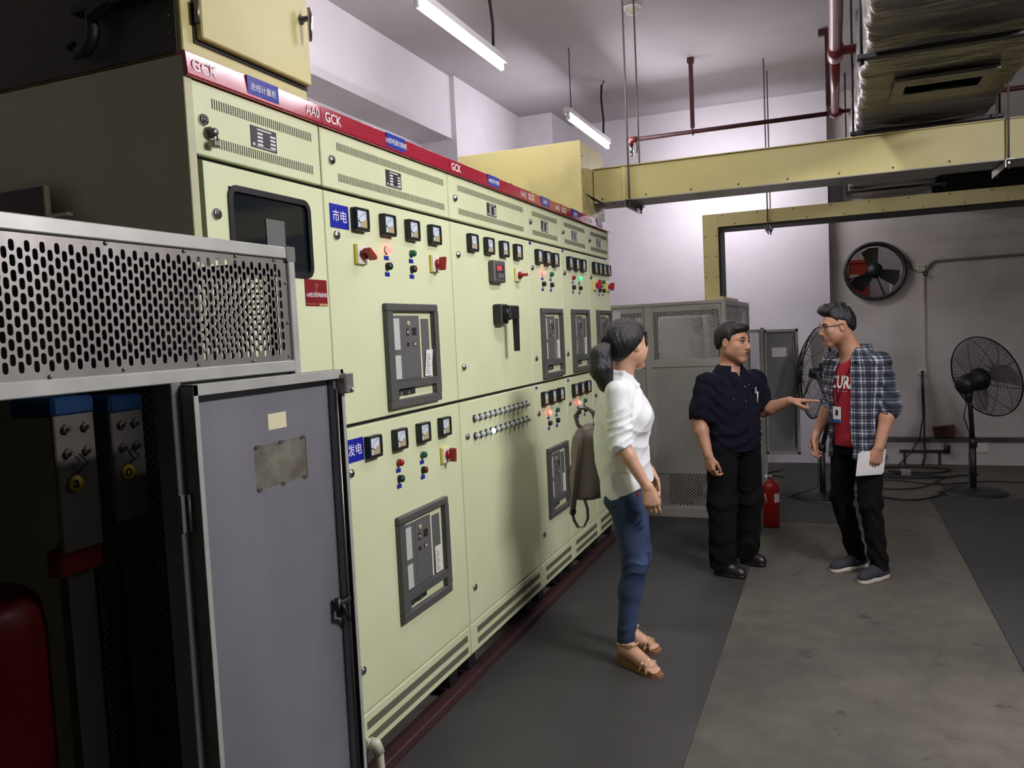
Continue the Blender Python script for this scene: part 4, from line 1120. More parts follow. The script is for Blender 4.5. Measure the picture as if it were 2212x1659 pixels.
p = thing('fire_extinguisher', 'small red fire extinguisher standing on the floor beside the man in navy', 'fire extinguisher', (1.105, 6.66, 0.006))
x, y = 1.105, 6.66
MB().lathe([(0, .006), (.058, .006), (.064, .014), (.064, .315), (.058, .345), (.035, .365), (.020, .372), (.020, .385), (0, .385)], (x, y, 0), (0, 0, 1), 32).build('cylinder', 'extinguisher_red', p)
MB().lathe([(.016, .385), (.022, .39), (.022, .415), (.01, .425), (0, .425)], (x, y, 0), (0, 0, 1), 14).build('valve', 'chrome', p)
b = MB(); b.prism([(x - .02, y - .008, .425), (x + .10, y - .008, .455), (x + .10, y - .008, .463), (x - .02, y - .008, .44)], 0, 0, (0, .016, 0)); b.build('lever', 'black_plastic', p)
b = MB(); b.prism([(x - .015, y - .008, .405), (x + .05, y - .008, .405), (x + .105, y - .008, .395), (x + .105, y - .008, .403), (x + .05, y - .008, .415), (x - .015, y - .008, .418)], 0, 0, (0, .016, 0)); b.build('carry_handle', 'black_plastic', p)
MB().lathe([(0, .012), (.016, .01), (.018, 0)], (x - .03, y - .012, .405), (-.6, -.8, 0), 14).build('gauge', 'paper', p)
b = MB(); vs = []; n = 10
for zz in (.205, .275):
    for k in range(n + 1):
        a = math.radians(-62 + 74 * k / n); vs.append((x + .0648 * math.cos(a), y + .0648 * math.sin(a), zz))
b.add(vs, [(k, k + 1, n + 2 + k, n + 1 + k) for k in range(n)], True); b.build('label', 'paper', p)
b = MB(); b.tube([(x - .040, y - .0535, .275), (x - .036, y - .056, .24), (x - .028, y - .060, .20)], .004, 6); b.build('nozzle_clip', 'paper', p)

p = thing('pvc_stub', 'bent ivory plastic pipe stub at the foot of the second cabinet', 'pipe', (.02, 2.45, 0))
MB().tube([(.004, 2.40, .195), (.010, 2.41, .195), (.025, 2.42, .19), (.038, 2.43, .165), (.038, 2.435, .05), (.038, 2.435, .006)], .016, 14).build('pipe', 'pvc', p)
MB().tube([(.012, 2.413, .193), (.030, 2.424, .186), (.038, 2.43, .150)], .021, 14).build('elbow', 'pvc', p)
# daylight lamp beyond the exhaust opening
ol = bpy.data.lights.new('outdoor_light', 'AREA'); ol.energy = 7; ol.size = 1.0; ol.color = (1, .95, .95)
oo = bpy.data.objects.new('outdoor_light', ol); oo.location = (2.3, 10.5, 3.6); oo.rotation_euler = (math.radians(35), 0, 0); col.objects.link(oo)
# ------------------------------------------------------------------ figures: smooth distance fields meshed with surface nets
mat('skin_tan', (184, 138, 110), 0.5, rgb2=(172, 124, 97), nscale=14)
mat('skin_fair', (204, 162, 132), 0.5, rgb2=(194, 150, 120), nscale=14)
mat('lips', (150, 84, 72), 0.45)
mat('hair_black', (12, 10, 10), 0.48, bump=0.35, bscale=220, stretch=(1, 1, 0.12))
mat('eye', (168, 160, 152), 0.25)
mat('iris', (24, 16, 12), 0.2)
mat('shirt_white', (226, 230, 226), 0.75, bump=0.55, bscale=13, stretch=(1, 1, 0.7))
mat('denim', (50, 70, 102), 0.85, rgb2=(36, 50, 78), nscale=9, bump=0.10, bscale=160)
mat('leather_belt', (96, 60, 56), 0.5)
mat('navy_cloth', (11, 12, 26), 0.95, spec=0.2, bump=0.4, bscale=14)
mat('black_cloth', (8, 8, 9), 0.95, spec=0.2, bump=0.05, bscale=90)
mat('black_leather', (30, 28, 26), 0.38)
mat('canvas_dark', (36, 36, 40), 0.8)
mat('rubber_white', (196, 188, 170), 0.6)
mat('tee_red', (150, 22, 36), 0.85, bump=0.04, bscale=80)
mat('sandal_gold', (205, 168, 126), 0.32, metal=0.3)
mat('wedge_cork', (140, 98, 62), 0.7)
mat('bag_taupe', (146, 132, 130), 0.5, bump=0.08, bscale=70)
mat('bag_dark', (96, 84, 84), 0.55)
mat('badge_blue', (40, 90, 160), 0.4)
mat('lens', (200, 205, 215), 0.05, alpha=0.18)
mat('frame_brown', (40, 22, 26), 0.3)

def plaid_material():
    m = bpy.data.materials.new('plaid'); m.use_nodes = True; nt = m.node_tree; b = nt.nodes['Principled BSDF']
    b.inputs['Roughness'].default_value = 0.85
    tc = nt.nodes.new('ShaderNodeTexCoord'); sp = nt.nodes.new('ShaderNodeSeparateXYZ'); nt.links.new(tc.outputs['Object'], sp.inputs[0])
    def math_(op, a, b_=None):
        n = nt.nodes.new('ShaderNodeMath'); n.operation = op
        for i, v in enumerate((a, b_)):
            if v is None: continue
            if isinstance(v, (int, float)): n.inputs[i].default_value = v
            else: nt.links.new(v, n.inputs[i])
        return n.outputs[0]
    # around-the-body coordinate so the vertical stripes follow the cloth
    ang = math_('MULTIPLY', math_('ARCTAN2', sp.outputs[1], sp.outputs[0]), 0.155)
    def stripes(c, period, spec):
        ph = math_('FRACT', math_('DIVIDE', c, period))
        r = nt.nodes.new('ShaderNodeValToRGB'); r.color_ramp.interpolation = 'CONSTANT'
        els = r.color_ramp.elements
        els[0].position = 0; els[0].color = (spec[0][1],) * 3 + (1,)
        els[1].position = spec[1][0]; els[1].color = (spec[1][1],) * 3 + (1,)
        for pos, v in spec[2:]:
            e = els.new(pos); e.color = (v,) * 3 + (1,)
        nt.links.new(ph, r.inputs[0]); return r.outputs[0]
    S = [(0, .10), (.26, .60), (.34, .10), (.44, 1.0), (.58, .35), (.78, .75), (.88, .10)]
    a = stripes(ang, .060, S); c = stripes(sp.outputs[2], .064, S)
    mx = nt.nodes.new('ShaderNodeMixRGB'); mx.inputs[0].default_value = .5; nt.links.new(a, mx.inputs[1]); nt.links.new(c, mx.inputs[2])
    r = nt.nodes.new('ShaderNodeValToRGB'); e = r.color_ramp.elements
    e[0].position = .10; e[0].color = lin((20, 26, 32)) + (1,); e[1].position = .95; e[1].color = lin((205, 200, 206)) + (1,)
    q = e.new(.35); q.color = lin((40, 52, 58)) + (1,); q = e.new(.6); q.color = lin((104, 104, 124)) + (1,)
    nt.links.new(mx.outputs[0], r.inputs[0]); nt.links.new(r.outputs[0], b.inputs['Base Color'])
    MATS['plaid'] = m
plaid_material()

F32 = np.float32
def A(v): return np.asarray(v, dtype=F32)

class Field:
    def __init__(self): self.pr = []; self.sub = []; self.clip = []; self.lo = None; self.hi = None
    def _bb(self, lo, hi):
        lo, hi = A(lo), A(hi)
        self.lo = lo if self.lo is None else np.minimum(self.lo, lo)
        self.hi = hi if self.hi is None else np.maximum(self.hi, hi)
    def cap(self, a, b, ra, rb=None, k=.02, sub=False):
        a, b = A(a), A(b); rb = ra if rb is None else rb; ab = b - a; L = float(ab @ ab) + 1e-12
        def f(P):
            pa = P - a
            t = np.clip((pa @ ab) / L, 0, 1)
            return np.sqrt(((pa - t[:, None] * ab) ** 2).sum(1)) - (ra + (rb - ra) * t)
        (self.sub if sub else self.pr).append((f, k))
        if not sub:
            r = max(ra, rb); self._bb(np.minimum(a, b) - r, np.maximum(a, b) + r)
        return self
    def ell(self, c, r, R=None, k=.02, sub=False):
        c, r = A(c), A(r); R_ = None if R is None else A(R)
        def f(P):
            q = P - c
            if R_ is not None: q = q @ R_
            k0 = np.sqrt(((q / r) ** 2).sum(1)); k1 = np.sqrt(((q / (r * r)) ** 2).sum(1)) + 1e-9
            return k0 * (k0 - 1) / k1
        (self.sub if sub else self.pr).append((f, k))
        if not sub: m = r.max() if R_ is not None else r; self._bb(c - m, c + m)
        return self
    def loft(self, rows, k=.02, p=2.0, sub=False):
        """rows: (z, half width, half depth, cx, cy)"""
        Z, AA, BB, CX, CYY = [np.array(v, dtype=F32) for v in zip(*rows)]
        def f(P):
            z = P[:, 2]; a = np.interp(z, Z, AA).astype(F32); b = np.interp(z, Z, BB).astype(F32)
            x = np.abs(P[:, 0] - np.interp(z, Z, CX).astype(F32)) / a; y = np.abs(P[:, 1] - np.interp(z, Z, CYY).astype(F32)) / b
            n = (x ** p + y ** p) ** (1 / p)
            g = np.sqrt((x / a) ** 2 + (y / b) ** 2) + 1e-6
            d = np.where(n > .3, (n - 1) * n / g, -.7 * np.minimum(a, b))
            d = np.maximum(d, -np.minimum(a, b)).astype(F32)
            dz = np.maximum(Z[0] - z, z - Z[-1])
            return np.where(dz > 0, np.sqrt(np.maximum(d, 0) ** 2 + dz ** 2), np.maximum(d, dz)).astype(F32)
        (self.sub if sub else self.pr).append((f, k))
        if not sub: self._bb((np.min(CX - AA), np.min(CYY - BB), Z[0]), (np.max(CX + AA), np.max(CYY + BB), Z[-1]))
        return self
    def ev(self, P, pr=None):
        d = None
        for f, k in (self.pr if pr is None else pr):
            q = f(P)
            if d is None: d = q
            else:
                h = np.maximum(k - np.abs(d - q), 0) / k
                d = np.minimum(d, q) - h * h * k * .25
        for f, k in self.sub:
            q = -f(P); h = np.maximum(k - np.abs(d - q), 0) / k
            d = np.maximum(d, q) + h * h * k * .25
        for f in self.clip: d = f(P, d)
        return d
    def mesh(self, h, pad=.02, B=16):
        lo = self.lo - pad; nb = np.ceil((self.hi + pad - lo) / (h * B)).astype(int)
        D = np.empty(nb * B + 1, dtype=F32)
        I = np.stack(np.meshgrid(*[np.arange(n) for n in nb], indexing='ij'), -1).reshape(-1, 3)
        C_ = (lo + (I + .5) * (B * h)).astype(F32)
        dc = self.ev(C_)
        pc = np.stack([f(C_) for f, k in self.pr]); hd = B * h * .5 * math.sqrt(3)
        g = (np.stack(np.meshgrid(*[np.arange(B + 1)] * 3, indexing='ij'), -1).reshape(-1, 3) * h).astype(F32)
        dmin = pc.min(0)
        for n in range(len(I)):
            i, j, k = I[n] * B
            if abs(dc[n]) > hd * 1.3 + .015:
                D[i:i + B + 1, j:j + B + 1, k:k + B + 1] = 1.0 if dc[n] > 0 else -1.0
        for n in range(len(I)):
            i, j, k = I[n] * B
            if abs(dc[n]) <= hd * 1.3 + .015:
                pr = [self.pr[q] for q in np.nonzero(pc[:, n] < dmin[n] + 2.2 * hd + .03)[0]]
                D[i:i + B + 1, j:j + B + 1, k:k + B + 1] = self.ev(g + (lo + I[n] * (B * h)).astype(F32), pr).reshape((B + 1,) * 3)
        return nets(D, lo, h)

def nets(D, lo, h):
    s = D < 0
    n = D.shape
    cs = np.zeros([v - 1 for v in n], dtype=np.int8)
    for a in (0, 1):
        for b in (0, 1):
            for c in (0, 1):
                cs += s[a:n[0] - 1 + a, b:n[1] - 1 + b, c:n[2] - 1 + c]
    act = np.argwhere((cs > 0) & (cs < 8))
    idx = np.full(cs.shape, -1, dtype=np.int64); idx[tuple(act.T)] = np.arange(len(act))
    V = np.zeros((len(act), 3)); W = np.zeros(len(act))
    cor = [(a, b, c) for a in (0, 1) for b in (0, 1) for c in (0, 1)]
    val = {o: D[act[:, 0] + o[0], act[:, 1] + o[1], act[:, 2] + o[2]].astype(np.float64) for o in cor}
    for o in cor:
        for ax in range(3):
            if o[ax] == 0:
                o2 = list(o); o2[ax] = 1; o2 = tuple(o2)
                v0, v1 = val[o], val[o2]; m = (v0 < 0) != (v1 < 0)
                t = np.where(m, v0 / np.where(m, v0 - v1, 1), 0); t = np.clip(t, 0.02, .98)
                p = np.array(o, float)[None].repeat(len(act), 0); p[:, ax] = t
                V[m] += p[m]; W[m] += 1
    V = lo + (act + V / W[:, None]) * h
    Q = []
    for ax in range(3):
        u, v = (ax + 1) % 3, (ax + 2) % 3
        sl0 = [slice(None)] * 3; sl1 = [slice(None)] * 3
        sl0[ax] = slice(0, n[ax] - 1); sl1[ax] = slice(1, n[ax])
        e = np.argwhere(s[tuple(sl0)] != s[tuple(sl1)])
        e = e[(e[:, u] > 0) & (e[:, v] > 0) & (e[:, u] < n[u] - 1) & (e[:, v] < n[v] - 1)]
        ins = s[e[:, 0], e[:, 1], e[:, 2]]
        def at(du, dv):
            q = e.copy(); q[:, u] += du; q[:, v] += dv
            return idx[q[:, 0], q[:, 1], q[:, 2]]
        q = np.stack([at(-1, -1), at(0, -1), at(0, 0), at(-1, 0)], 1)
        q[~ins] = q[~ins][:, ::-1]
        Q.append(q)
    return V, np.concatenate(Q)

def sdf_obj(F, h, name, material, parent, smooth_it=0):
    V, Q = F.mesh(h)
    c = Vector(((V[:, 0].min() + V[:, 0].max()) / 2, (V[:, 1].min() + V[:, 1].max()) / 2, V[:, 2].min()))
    if name in ('plaid_shirt',): c = Vector((0, 0, 0))
    me = bpy.data.meshes.new(name)
    me.vertices.add(len(V)); me.vertices.foreach_set('co', (V - np.array(c)).astype(F32).ravel())
    me.loops.add(len(Q) * 4); me.loops.foreach_set('vertex_index', Q.astype(np.int32).ravel())
    me.polygons.add(len(Q)); me.polygons.foreach_set('loop_start', np.arange(0, len(Q) * 4, 4, dtype=np.int32))
    me.polygons.foreach_set('use_smooth', np.ones(len(Q), dtype=bool))
    me.materials.append(MATS[material]); me.update(calc_edges=True); me.validate()
    return link(name, me, c, parent)

def rotz(a): c, s = math.cos(a), math.sin(a); return np.array([[c, -s, 0], [s, c, 0], [0, 0, 1]])
def rotx(a): c, s = math.cos(a), math.sin(a); return np.array([[1, 0, 0], [0, c, -s], [0, s, c]])

class Head:
    def __init__(self, H, yaw, pitch, s): self.H = np.array(H, float); self.R = rotz(yaw) @ rotx(pitch); self.s = s
    def p(self, q): return self.H + self.R @ (np.array(q, float) * self.s)
    def loc(self, P): return ((P - self.H.astype(F32)) @ self.R.astype(F32)) / self.s

def head_prims(F, hd, fem=False):
    s = hd.s
    def E(c, r, k=.02, rot=None, sub=False): F.ell(hd.p(c), np.array(r) * s, R=hd.R if rot is None else hd.R @ rot, k=k * s, sub=sub)
    def C(a, b, ra, rb=None, k=.02, sub=False): F.cap(hd.p(a), hd.p(b), ra * s, (ra if rb is None else rb) * s, k=k * s, sub=sub)
    E((0, -.016, .032), (.072, .092, .080), .02)
    E((0, .018, -.015), (.062, .074, .080), .03)
    w = .9 if fem else 1.0
    for sx in (-1, 1):
        C((sx * .052 * w, .002, -.050), (sx * .020 * w, .062, -.096), .019, .015, .03)
        E((sx * .041, .060, -.016), (.021, .020, .018), .02)
        E((sx * .036, .042, -.046), (.027, .030, .036), .03)
        C((sx * .012, .083, .024), (sx * .044, .070, .024), .009, .008, .014)
        E((sx * .030, .083, .006), (.0145, .010, .0095), .012, sub=True)
        E((sx * .030, .0735, .005), (.0145, .0115, .0105), .006)
        E((sx * .0115, .094, -.031), (.0095, .011, .0085), .006)
        ear = rotz(sx * -.35)
        E((sx * .0745, -.006, -.004), (.009, .021, .032), .006, ear)
        E((sx * .083, .002, .002), (.006, .011, .018), .006, ear, sub=True)
    C((0, .080, .016), (0, .104, -.026), .0085, .0125, .014)
    E((0, .066, -.098), (.024, .018, .018), .024)
    E((0, .078, -.056), (.030, .014, .024), .02)
    E((0, .0895, -.0535), (.022, .0085, .0055), .006)
    E((0, .0875, -.0655), (.019, .0085, .0065), .006)
    C((-.02, .0975, -.0597), (.02, .0975, -.0597), .0016, .0016, .004, sub=True)

def hand_prims(F, w, D, N, S, curl=(.35, .45, .35), sc=1.0, point=False, spread=.0):
    w, D = np.array(w, float), np.array(D, float); D /= np.linalg.norm(D)
    S = np.array(S, float); S -= D * (S @ D); S /= np.linalg.norm(S)
    N_ = np.array(N, float); N2 = np.cross(D, S); N2 = N2 if N2 @ N_ > 0 else -N2
    kn = (.088, .092, .088, .080); lens = ((.041, .025, .021), (.045, .028, .022), (.041, .026, .021), (.032, .020, .018))
    for i in range(4):
        a = w + (S * (.016 - .010 * i)) * sc; b = w + (D * kn[i] + S * (.030 - .0195 * i)) * sc
        F.cap(a, b, .0145 * sc, .0105 * sc, k=.014)
        F.cap(w + (D * .035 + S * (.015 - .009 * i)) * sc, b, .0125 * sc, .0102 * sc, k=.012)
        cur = b; an = 0
        cl = (.02, .03, .03) if (point and i == 0) else ((1.25, 1.45, .9) if point else tuple(c * (1 + .10 * i) for c in curl))
        for j in range(3):
            an += cl[j]
            d = D * math.cos(an) + N2 * math.sin(an) + S * spread * (1.5 - i)
            nx = cur + d * lens[i][j] * sc
            r0 = (.0090, .0082, .0074)[j] * (.88 if i == 3 else 1) * sc
            F.cap(cur, nx, r0, r0 * .90, k=.004)
            cur = nx
    t0 = w + (D * .022 + S * .020 + N2 * .006) * sc; d = D * .74 + S * .42 + N2 * .40; d /= np.linalg.norm(d)
    t1 = t0 + d * .042 * sc; d2 = D * .90 + S * .06 + N2 * .38; d2 /= np.linalg.norm(d2); t2 = t1 + d2 * .031 * sc; d3 = D * .92 + N2 * .38 - S * .03; d3 /= np.linalg.norm(d3); t3 = t2 + d3 * .025 * sc
    F.cap(t0, t1, .0145 * sc, .0115 * sc, k=.014); F.cap(t1, t2, .0105 * sc, .0095 * sc, k=.005); F.cap(t2, t3, .0095 * sc, .0078 * sc, k=.004)

def arm(F, sh, el, wr, r=(.046, .038, .026), k=.02):
    sh, el, wr = map(np.array, (sh, el, wr))
    F.cap(sh, el, r[0], r[1], k=k); m = el + (wr - el) * .28
    F.cap(el, m, r[1], r[1] * 1.02, k=k); F.cap(m, wr, r[1] * 1.02, r[2], k=k)

def face_bits(p, hd, brow=True, open_mouth=False):
    """eyes, brows, lips as separate small parts"""
    for sx in (-1, 1):
        F = Field(); F.ell(hd.p((sx * .030, .0760, .0045)), np.array((.0112, .0098, .0052)) * hd.s, R=hd.R)
        e = sdf_obj(F, .0016, 'eye', 'eye', p)
        F = Field(); F.ell(hd.p((sx * .0305, .0845, .0047)), np.array((.0050, .0022, .0049)) * hd.s, R=hd.R)
        sdf_obj(F, .0012, 'iris', 'iris', e)
        F = Field(); F.cap(hd.p((sx * .019, .0855, .0125)), hd.p((sx * .042, .0755, .0105)), .0016 * hd.s)
        sdf_obj(F, .0012, 'eyelid', 'hair_black', e)
        if brow:
            F = Field(); F.cap(hd.p((sx * .015, .0915, .0285)), hd.p((sx * .033, .0870, .034)), .0036 * hd.s, k=.004); F.cap(hd.p((sx * .033, .0870, .034)), hd.p((sx * .050, .0745, .0290)), .0034 * hd.s, .0018 * hd.s, k=.004)
            sdf_obj(F, .0015, 'eyebrow', 'hair_black', p)
    F = Field(); F.ell(hd.p((0, .0915, -.0535)), np.array((.0205, .0080, .0050)) * hd.s, R=hd.R, k=.003); F.ell(hd.p((0, .0890, -.0658)), np.array((.0175, .0082, .0060)) * hd.s, R=hd.R, k=.003)
    F.cap(hd.p((-.02, .1, -.0597)), hd.p((.02, .1, -.0597)), .0013, k=.003, sub=True)
    sdf_obj(F, .0016, 'lips', 'lips', p)
    if open_mouth:
        F = Field(); F.ell(hd.p((0, .0945, -.0600)), np.array((.012, .0050, .0036)) * hd.s, R=hd.R); sdf_obj(F, .0012, 'mouth', 'iris', p)

def wob(P, fx, fy, fz, ph=0.0): return np.sin(P[:, 0] * fx + P[:, 1] * fy + P[:, 2] * fz + ph)
def hair_noise(P, amp=.0025):
    return .45 * amp * (np.sin(P[:, 0] * 310 + 3 * np.sin(P[:, 2] * 40)) * .5 + np.sin(P[:, 1] * 260 + 2.5 * np.sin(P[:, 2] * 55 + 1)) * .5 + .8 * np.sin(P[:, 0] * 90 + P[:, 1] * 120 + P[:, 2] * 30))

def hair_edge(hd, ys, zs, thick):
    def f(P, d):
        q = hd.loc(P); g = (q[:, 2] - np.interp(q[:, 1], ys, zs)) * hd.s
        t = np.clip(1 - g / .035, 0, 1)
        return np.maximum(d + hair_noise(P, .003) + thick * t * t, -g * .6).astype(F32)
    return f
def shoe(p, heel, toe, h0, label_mat, name='shoe', sole='black_leather', w=.043, tall=.075, solemat=None):
    """heel/toe on the floor (local), closed shoe"""
    heel, toe = np.array((*heel, 0.)), np.array((*toe, 0.)); d = toe - heel; L = np.linalg.norm(d); d /= L; s = np.array((-d[1], d[0], 0)); up = np.array((0, 0, 1.))
    F = Field()
    F.cap(heel + d * .035 + up * .045, heel + d * L * .45 + up * .05, .038, .040, k=.03)
    F.cap(heel + d * L * .40 + up * .045, toe - d * .045 + up * .034, .041, .036, k=.03)
    F.ell(toe - d * .040 + up * .032, (.036, .040, .028), R=np.stack([s, d, up], 1), k=.02)
    F.cap(heel + d * .05 + up * .06, heel + d * .065 + up * tall, .040, .038, k=.03)
    F.clip.append(lambda P, q: np.maximum(q, h0 + .010 - P[:, 2]))
    o = sdf_obj(F, .004, name, label_mat, p)
    G = Field()
    G.cap(heel + d * .035 + up * .012, heel + d * L * .45 + up * .012, .040, .040, k=.02); G.cap(heel + d * L * .45 + up * .012, toe - d * .040 + up * .012, .043, .039, k=.02)
    zt = .028 if solemat else .020
    G.clip.append(lambda P, q: np.maximum(np.maximum(q, .001 - P[:, 2]), P[:, 2] - zt))
    sdf_obj(G, .004, 'sole', solemat or sole, o)
    return o

H3 = .0036
# ================================================================== woman in white shirt
p = thing('person', 'woman in white shirt, jeans and wedge sandals standing in profile with dark ponytail', 'person', (.6455, 3.832, .006), local=True, rotz=math.radians(8 - 90))
hd = Head((0, .030, 1.556), math.radians(44), math.radians(-4), 1.0)
F = Field(); head_prims(F, hd, True)
F.cap(hd.p((0, -.02, -.05)), (0, -.015, 1.36), .052, .056, k=.03)
F.loft([(.86, .14, .09, 0, 0), (1.0, .12, .085, 0, 0), (1.15, .125, .09, 0, 0), (1.32, .14, .08, 0, -.01), (1.40, .06, .05, 0, -.02)], k=.04)
RA = ((.170, -.015, 1.345), (.222, .0, 1.105), (.222, .112, .905)); LA = ((-.170, -.015, 1.345), (-.222, -.01, 1.10), (-.21, .09, .905))
arm(F, *RA, r=(.040, .034, .023)); arm(F, *LA, r=(.040, .034, .023))
hand_prims(F, RA[2], (.04, .22, -.97), (-.97, -.2, 0), (-.1, .97, .1), curl=(.35, .55, .4), sc=.92)
hand_prims(F, LA[2], (-.02, .2, -.97), (.97, -.2, 0), (.1, .97, .1), curl=(.4, .6, .4), sc=.92)
legs = (((.085, 0, .86), (.085, .030, .50), (.075, -.028, .13), (.054, -.064), (.217, .144)), ((-.085, 0, .86), (-.10, .035, .50), (-.125, -.042, .13), (-.132, -.071), (-.085, .126)))
for hp, kn, an, he, to in legs:
    F.cap(hp, kn, .06, .04, k=.02); F.cap(kn, an, .042, .030, k=.02)
    he, to = np.array(he), np.array(to); d = (to - he) / np.linalg.norm(to - he); d3 = np.array((d[0], d[1], 0)); s3 = np.array((-d[1], d[0], 0))
    hl = np.array((he[0], he[1], .078)) + d3 * .034; ball = np.array((to[0], to[1], .034)) - d3 * .070
    F.cap(an, hl + d3 * .01, .031, .030, k=.02); F.cap(np.array(an) * .9 + ball * .1 - (0, 0, .03), ball, .030, .024, k=.03); F.cap(hl, ball, .028, .027, k=.03)
    side = 1 if hp[0] > 0 else -1
    for q in range(5):
        off = (q - 2) * .0135
        F.cap(ball + s3 * off * 1.0 * side + d3 * .01 - (0, 0, .004), ball + s3 * off * 1.05 * side + d3 * (.052 - abs(q - 1.2) * .006) - (0, 0, .010), .0105, .0078, k=.005)
sdf_obj(F, H3, 'body', 'skin_fair', p)
face_bits(p, hd)
# hair and ponytail
F = Field(); s = hd.s
F.ell(hd.p((0, -.022, .034)), np.array((.090, .110, .094)) * s, R=hd.R, k=.02)
F.ell(hd.p((0, -.040, -.01)), np.array((.084, .090, .090)) * s, R=hd.R, k=.03)
zz = np.array([-.13, -.09, -.05, -.015, .02, .05, .075, .11]); hz = np.array([-.115, -.105, -.070, -.030, .004, .048, .070, .090])
hdW, sW = hd, s
F.clip.append(hair_edge(hdW, zz, hz, .020))
sdf_obj(F, .0032, 'hair', 'hair_black', p)
F = Field()
tie = hd.p((0, -.130, -.005)); e1 = hd.p((0, -.165, -.055)); e2 = hd.p((.01, -.168, -.12)); e3 = hd.p((.012, -.140, -.195)); e4 = hd.p((.012, -.125, -.235))
F.cap(hd.p((0, -.09, .02)), tie, .034, .022, k=.02); F.cap(tie, e1, .022, .046, k=.02); F.cap(e1, e2, .046, .052, k=.03); F.cap(e2, e3, .050, .034, k=.03); F.cap(e3, e4, .032, .008, k=.02)
F.clip.append(lambda P, d: d + hair_noise(P, .003).astype(F32))
sdf_obj(F, .0035, 'ponytail', 'hair_black', p)
F = Field(); F.cap(tie - np.array((0, 0, .016)), tie + np.array((0, 0, .016)), .026, k=.01); sdf_obj(F, .003, 'hair_tie', 'black_cloth', p)
F = Field()
for q in (0, .006, -.007):
    F.cap(hd.p((.052 + q, .062, .060)), hd.p((.063 + q * .4, .060, .01)), .0035, .003, k=.005); F.cap(hd.p((.063 + q * .4, .060, .01)), hd.p((.060, .054 + q, -.05)), .003, .0015, k=.005)
sdf_obj(F, .002, 'side_strand', 'hair_black', p)
# shirt
F = Field()
SH = [(.78, .172, .128, 0, -.002), (.90, .180, .130, 0, -.006), (1.0, .178, .132, 0, -.022), (1.10, .178, .132, 0, -.022), (1.20, .180, .136, 0, -.012), (1.28, .180, .120, 0, -.014), (1.35, .160, .092, 0, -.018), (1.395, .105, .072, 0, -.02), (1.425, .070, .062, 0, -.014)]
F.loft(SH, k=.03)
for sx in (-1, 1): F.ell((sx * .072, .078, 1.205), (.062, .052, .060), k=.06)
for sh, el, wr in (RA, LA):
    sh, el, wr = map(np.array, (sh, el, wr)); cu = el + (wr - el) * .10
    F.cap(sh + (0, 0, -.005), el, .058, .055, k=.045); F.cap(el, cu, .056, .054, k=.02); F.cap(cu - (wr - el) * .10, cu, .060, .060, k=.006)
for sx in (-1, 1):
    F.cap((0, -.078, 1.425), (sx * .052, -.052, 1.428), .017, .017, k=.008); F.cap((sx * .052, -.052, 1.428), (sx * .068, .005, 1.415), .017, .016, k=.008); F.cap((sx * .068, .005, 1.415), (sx * .055, .070, 1.355), .016, .008, k=.008)
for sh, el, wr in (RA, LA):
    el, wr = np.array(el), np.array(wr); cu = el + (wr - el) * .02
    F.cap(cu, cu + (wr - el) * .5, .042, .042, k=.006, sub=True)
F.cap((0, -.01, 1.50), (0, -.012, 1.385), .058, .054, k=.008, sub=True); F.cap((0, .06, 1.46), (0, .085, 1.35), .052, .012, k=.008, sub=True)
F.loft([(.70, .156, .106, 0, -.004), (.82, .158, .106, 0, -.006), (.85, .10, .06, 0, 0)], k=.006, sub=True)
def shirt_fold(P, d):
    x, y, z = P.T
    arm_ = np.clip((np.abs(x) - .165) / .03, 0, 1)
    rg = lambda a: 1.6 * np.abs(np.sin(a)) ** .9 - 1
    f = (.0065 * rg(z * 34 + y * 14 + 3 * np.sin(x * 16 + y * 19)) + .004 * rg(z * 58 - y * 30 + 2 * np.sin(z * 21))) * arm_ * np.clip((1.32 - z) / .14, 0.2, 1)
    f = f + (1 - arm_) * (.0055 * rg(x * 16 + 15 * z + y * 12 + 2.2 * np.sin(z * 11 + y * 9)) * np.clip((1.34 - z) / .25, 0.2, 1) + .0035 * rg(y * 26 - 22 * z + 2 * np.sin(x * 14 + z * 6)))
    f = f * np.clip((z - .84) / .10, .08, 1)
    d = d + f.astype(F32)
    for el_, wr_ in ((RAw[1], RAw[2]), (LAw[1], LAw[2])):
        dr = (wr_ - el_) / np.linalg.norm(wr_ - el_); cc = el_ + (wr_ - el_) * .10
        t = (P - cc.astype(F32)) @ dr.astype(F32)
        d = np.where((np.abs(x) > .178) & (x * el_[0] > 0) & (z > .85), np.maximum(d, t), d)
    hem = .815 + .075 * np.clip((y + .08) / .18, 0, 1) - .05 * np.clip(np.abs(x) / .17, 0, 1) ** 3 * 0
    return np.maximum(d, (hem - z).astype(F32))
RAw, LAw = [np.array(q) for q in RA], [np.array(q) for q in LA]
F.clip.append(shirt_fold)
sdf_obj(F, .0042, 'shirt', 'shirt_white', p)
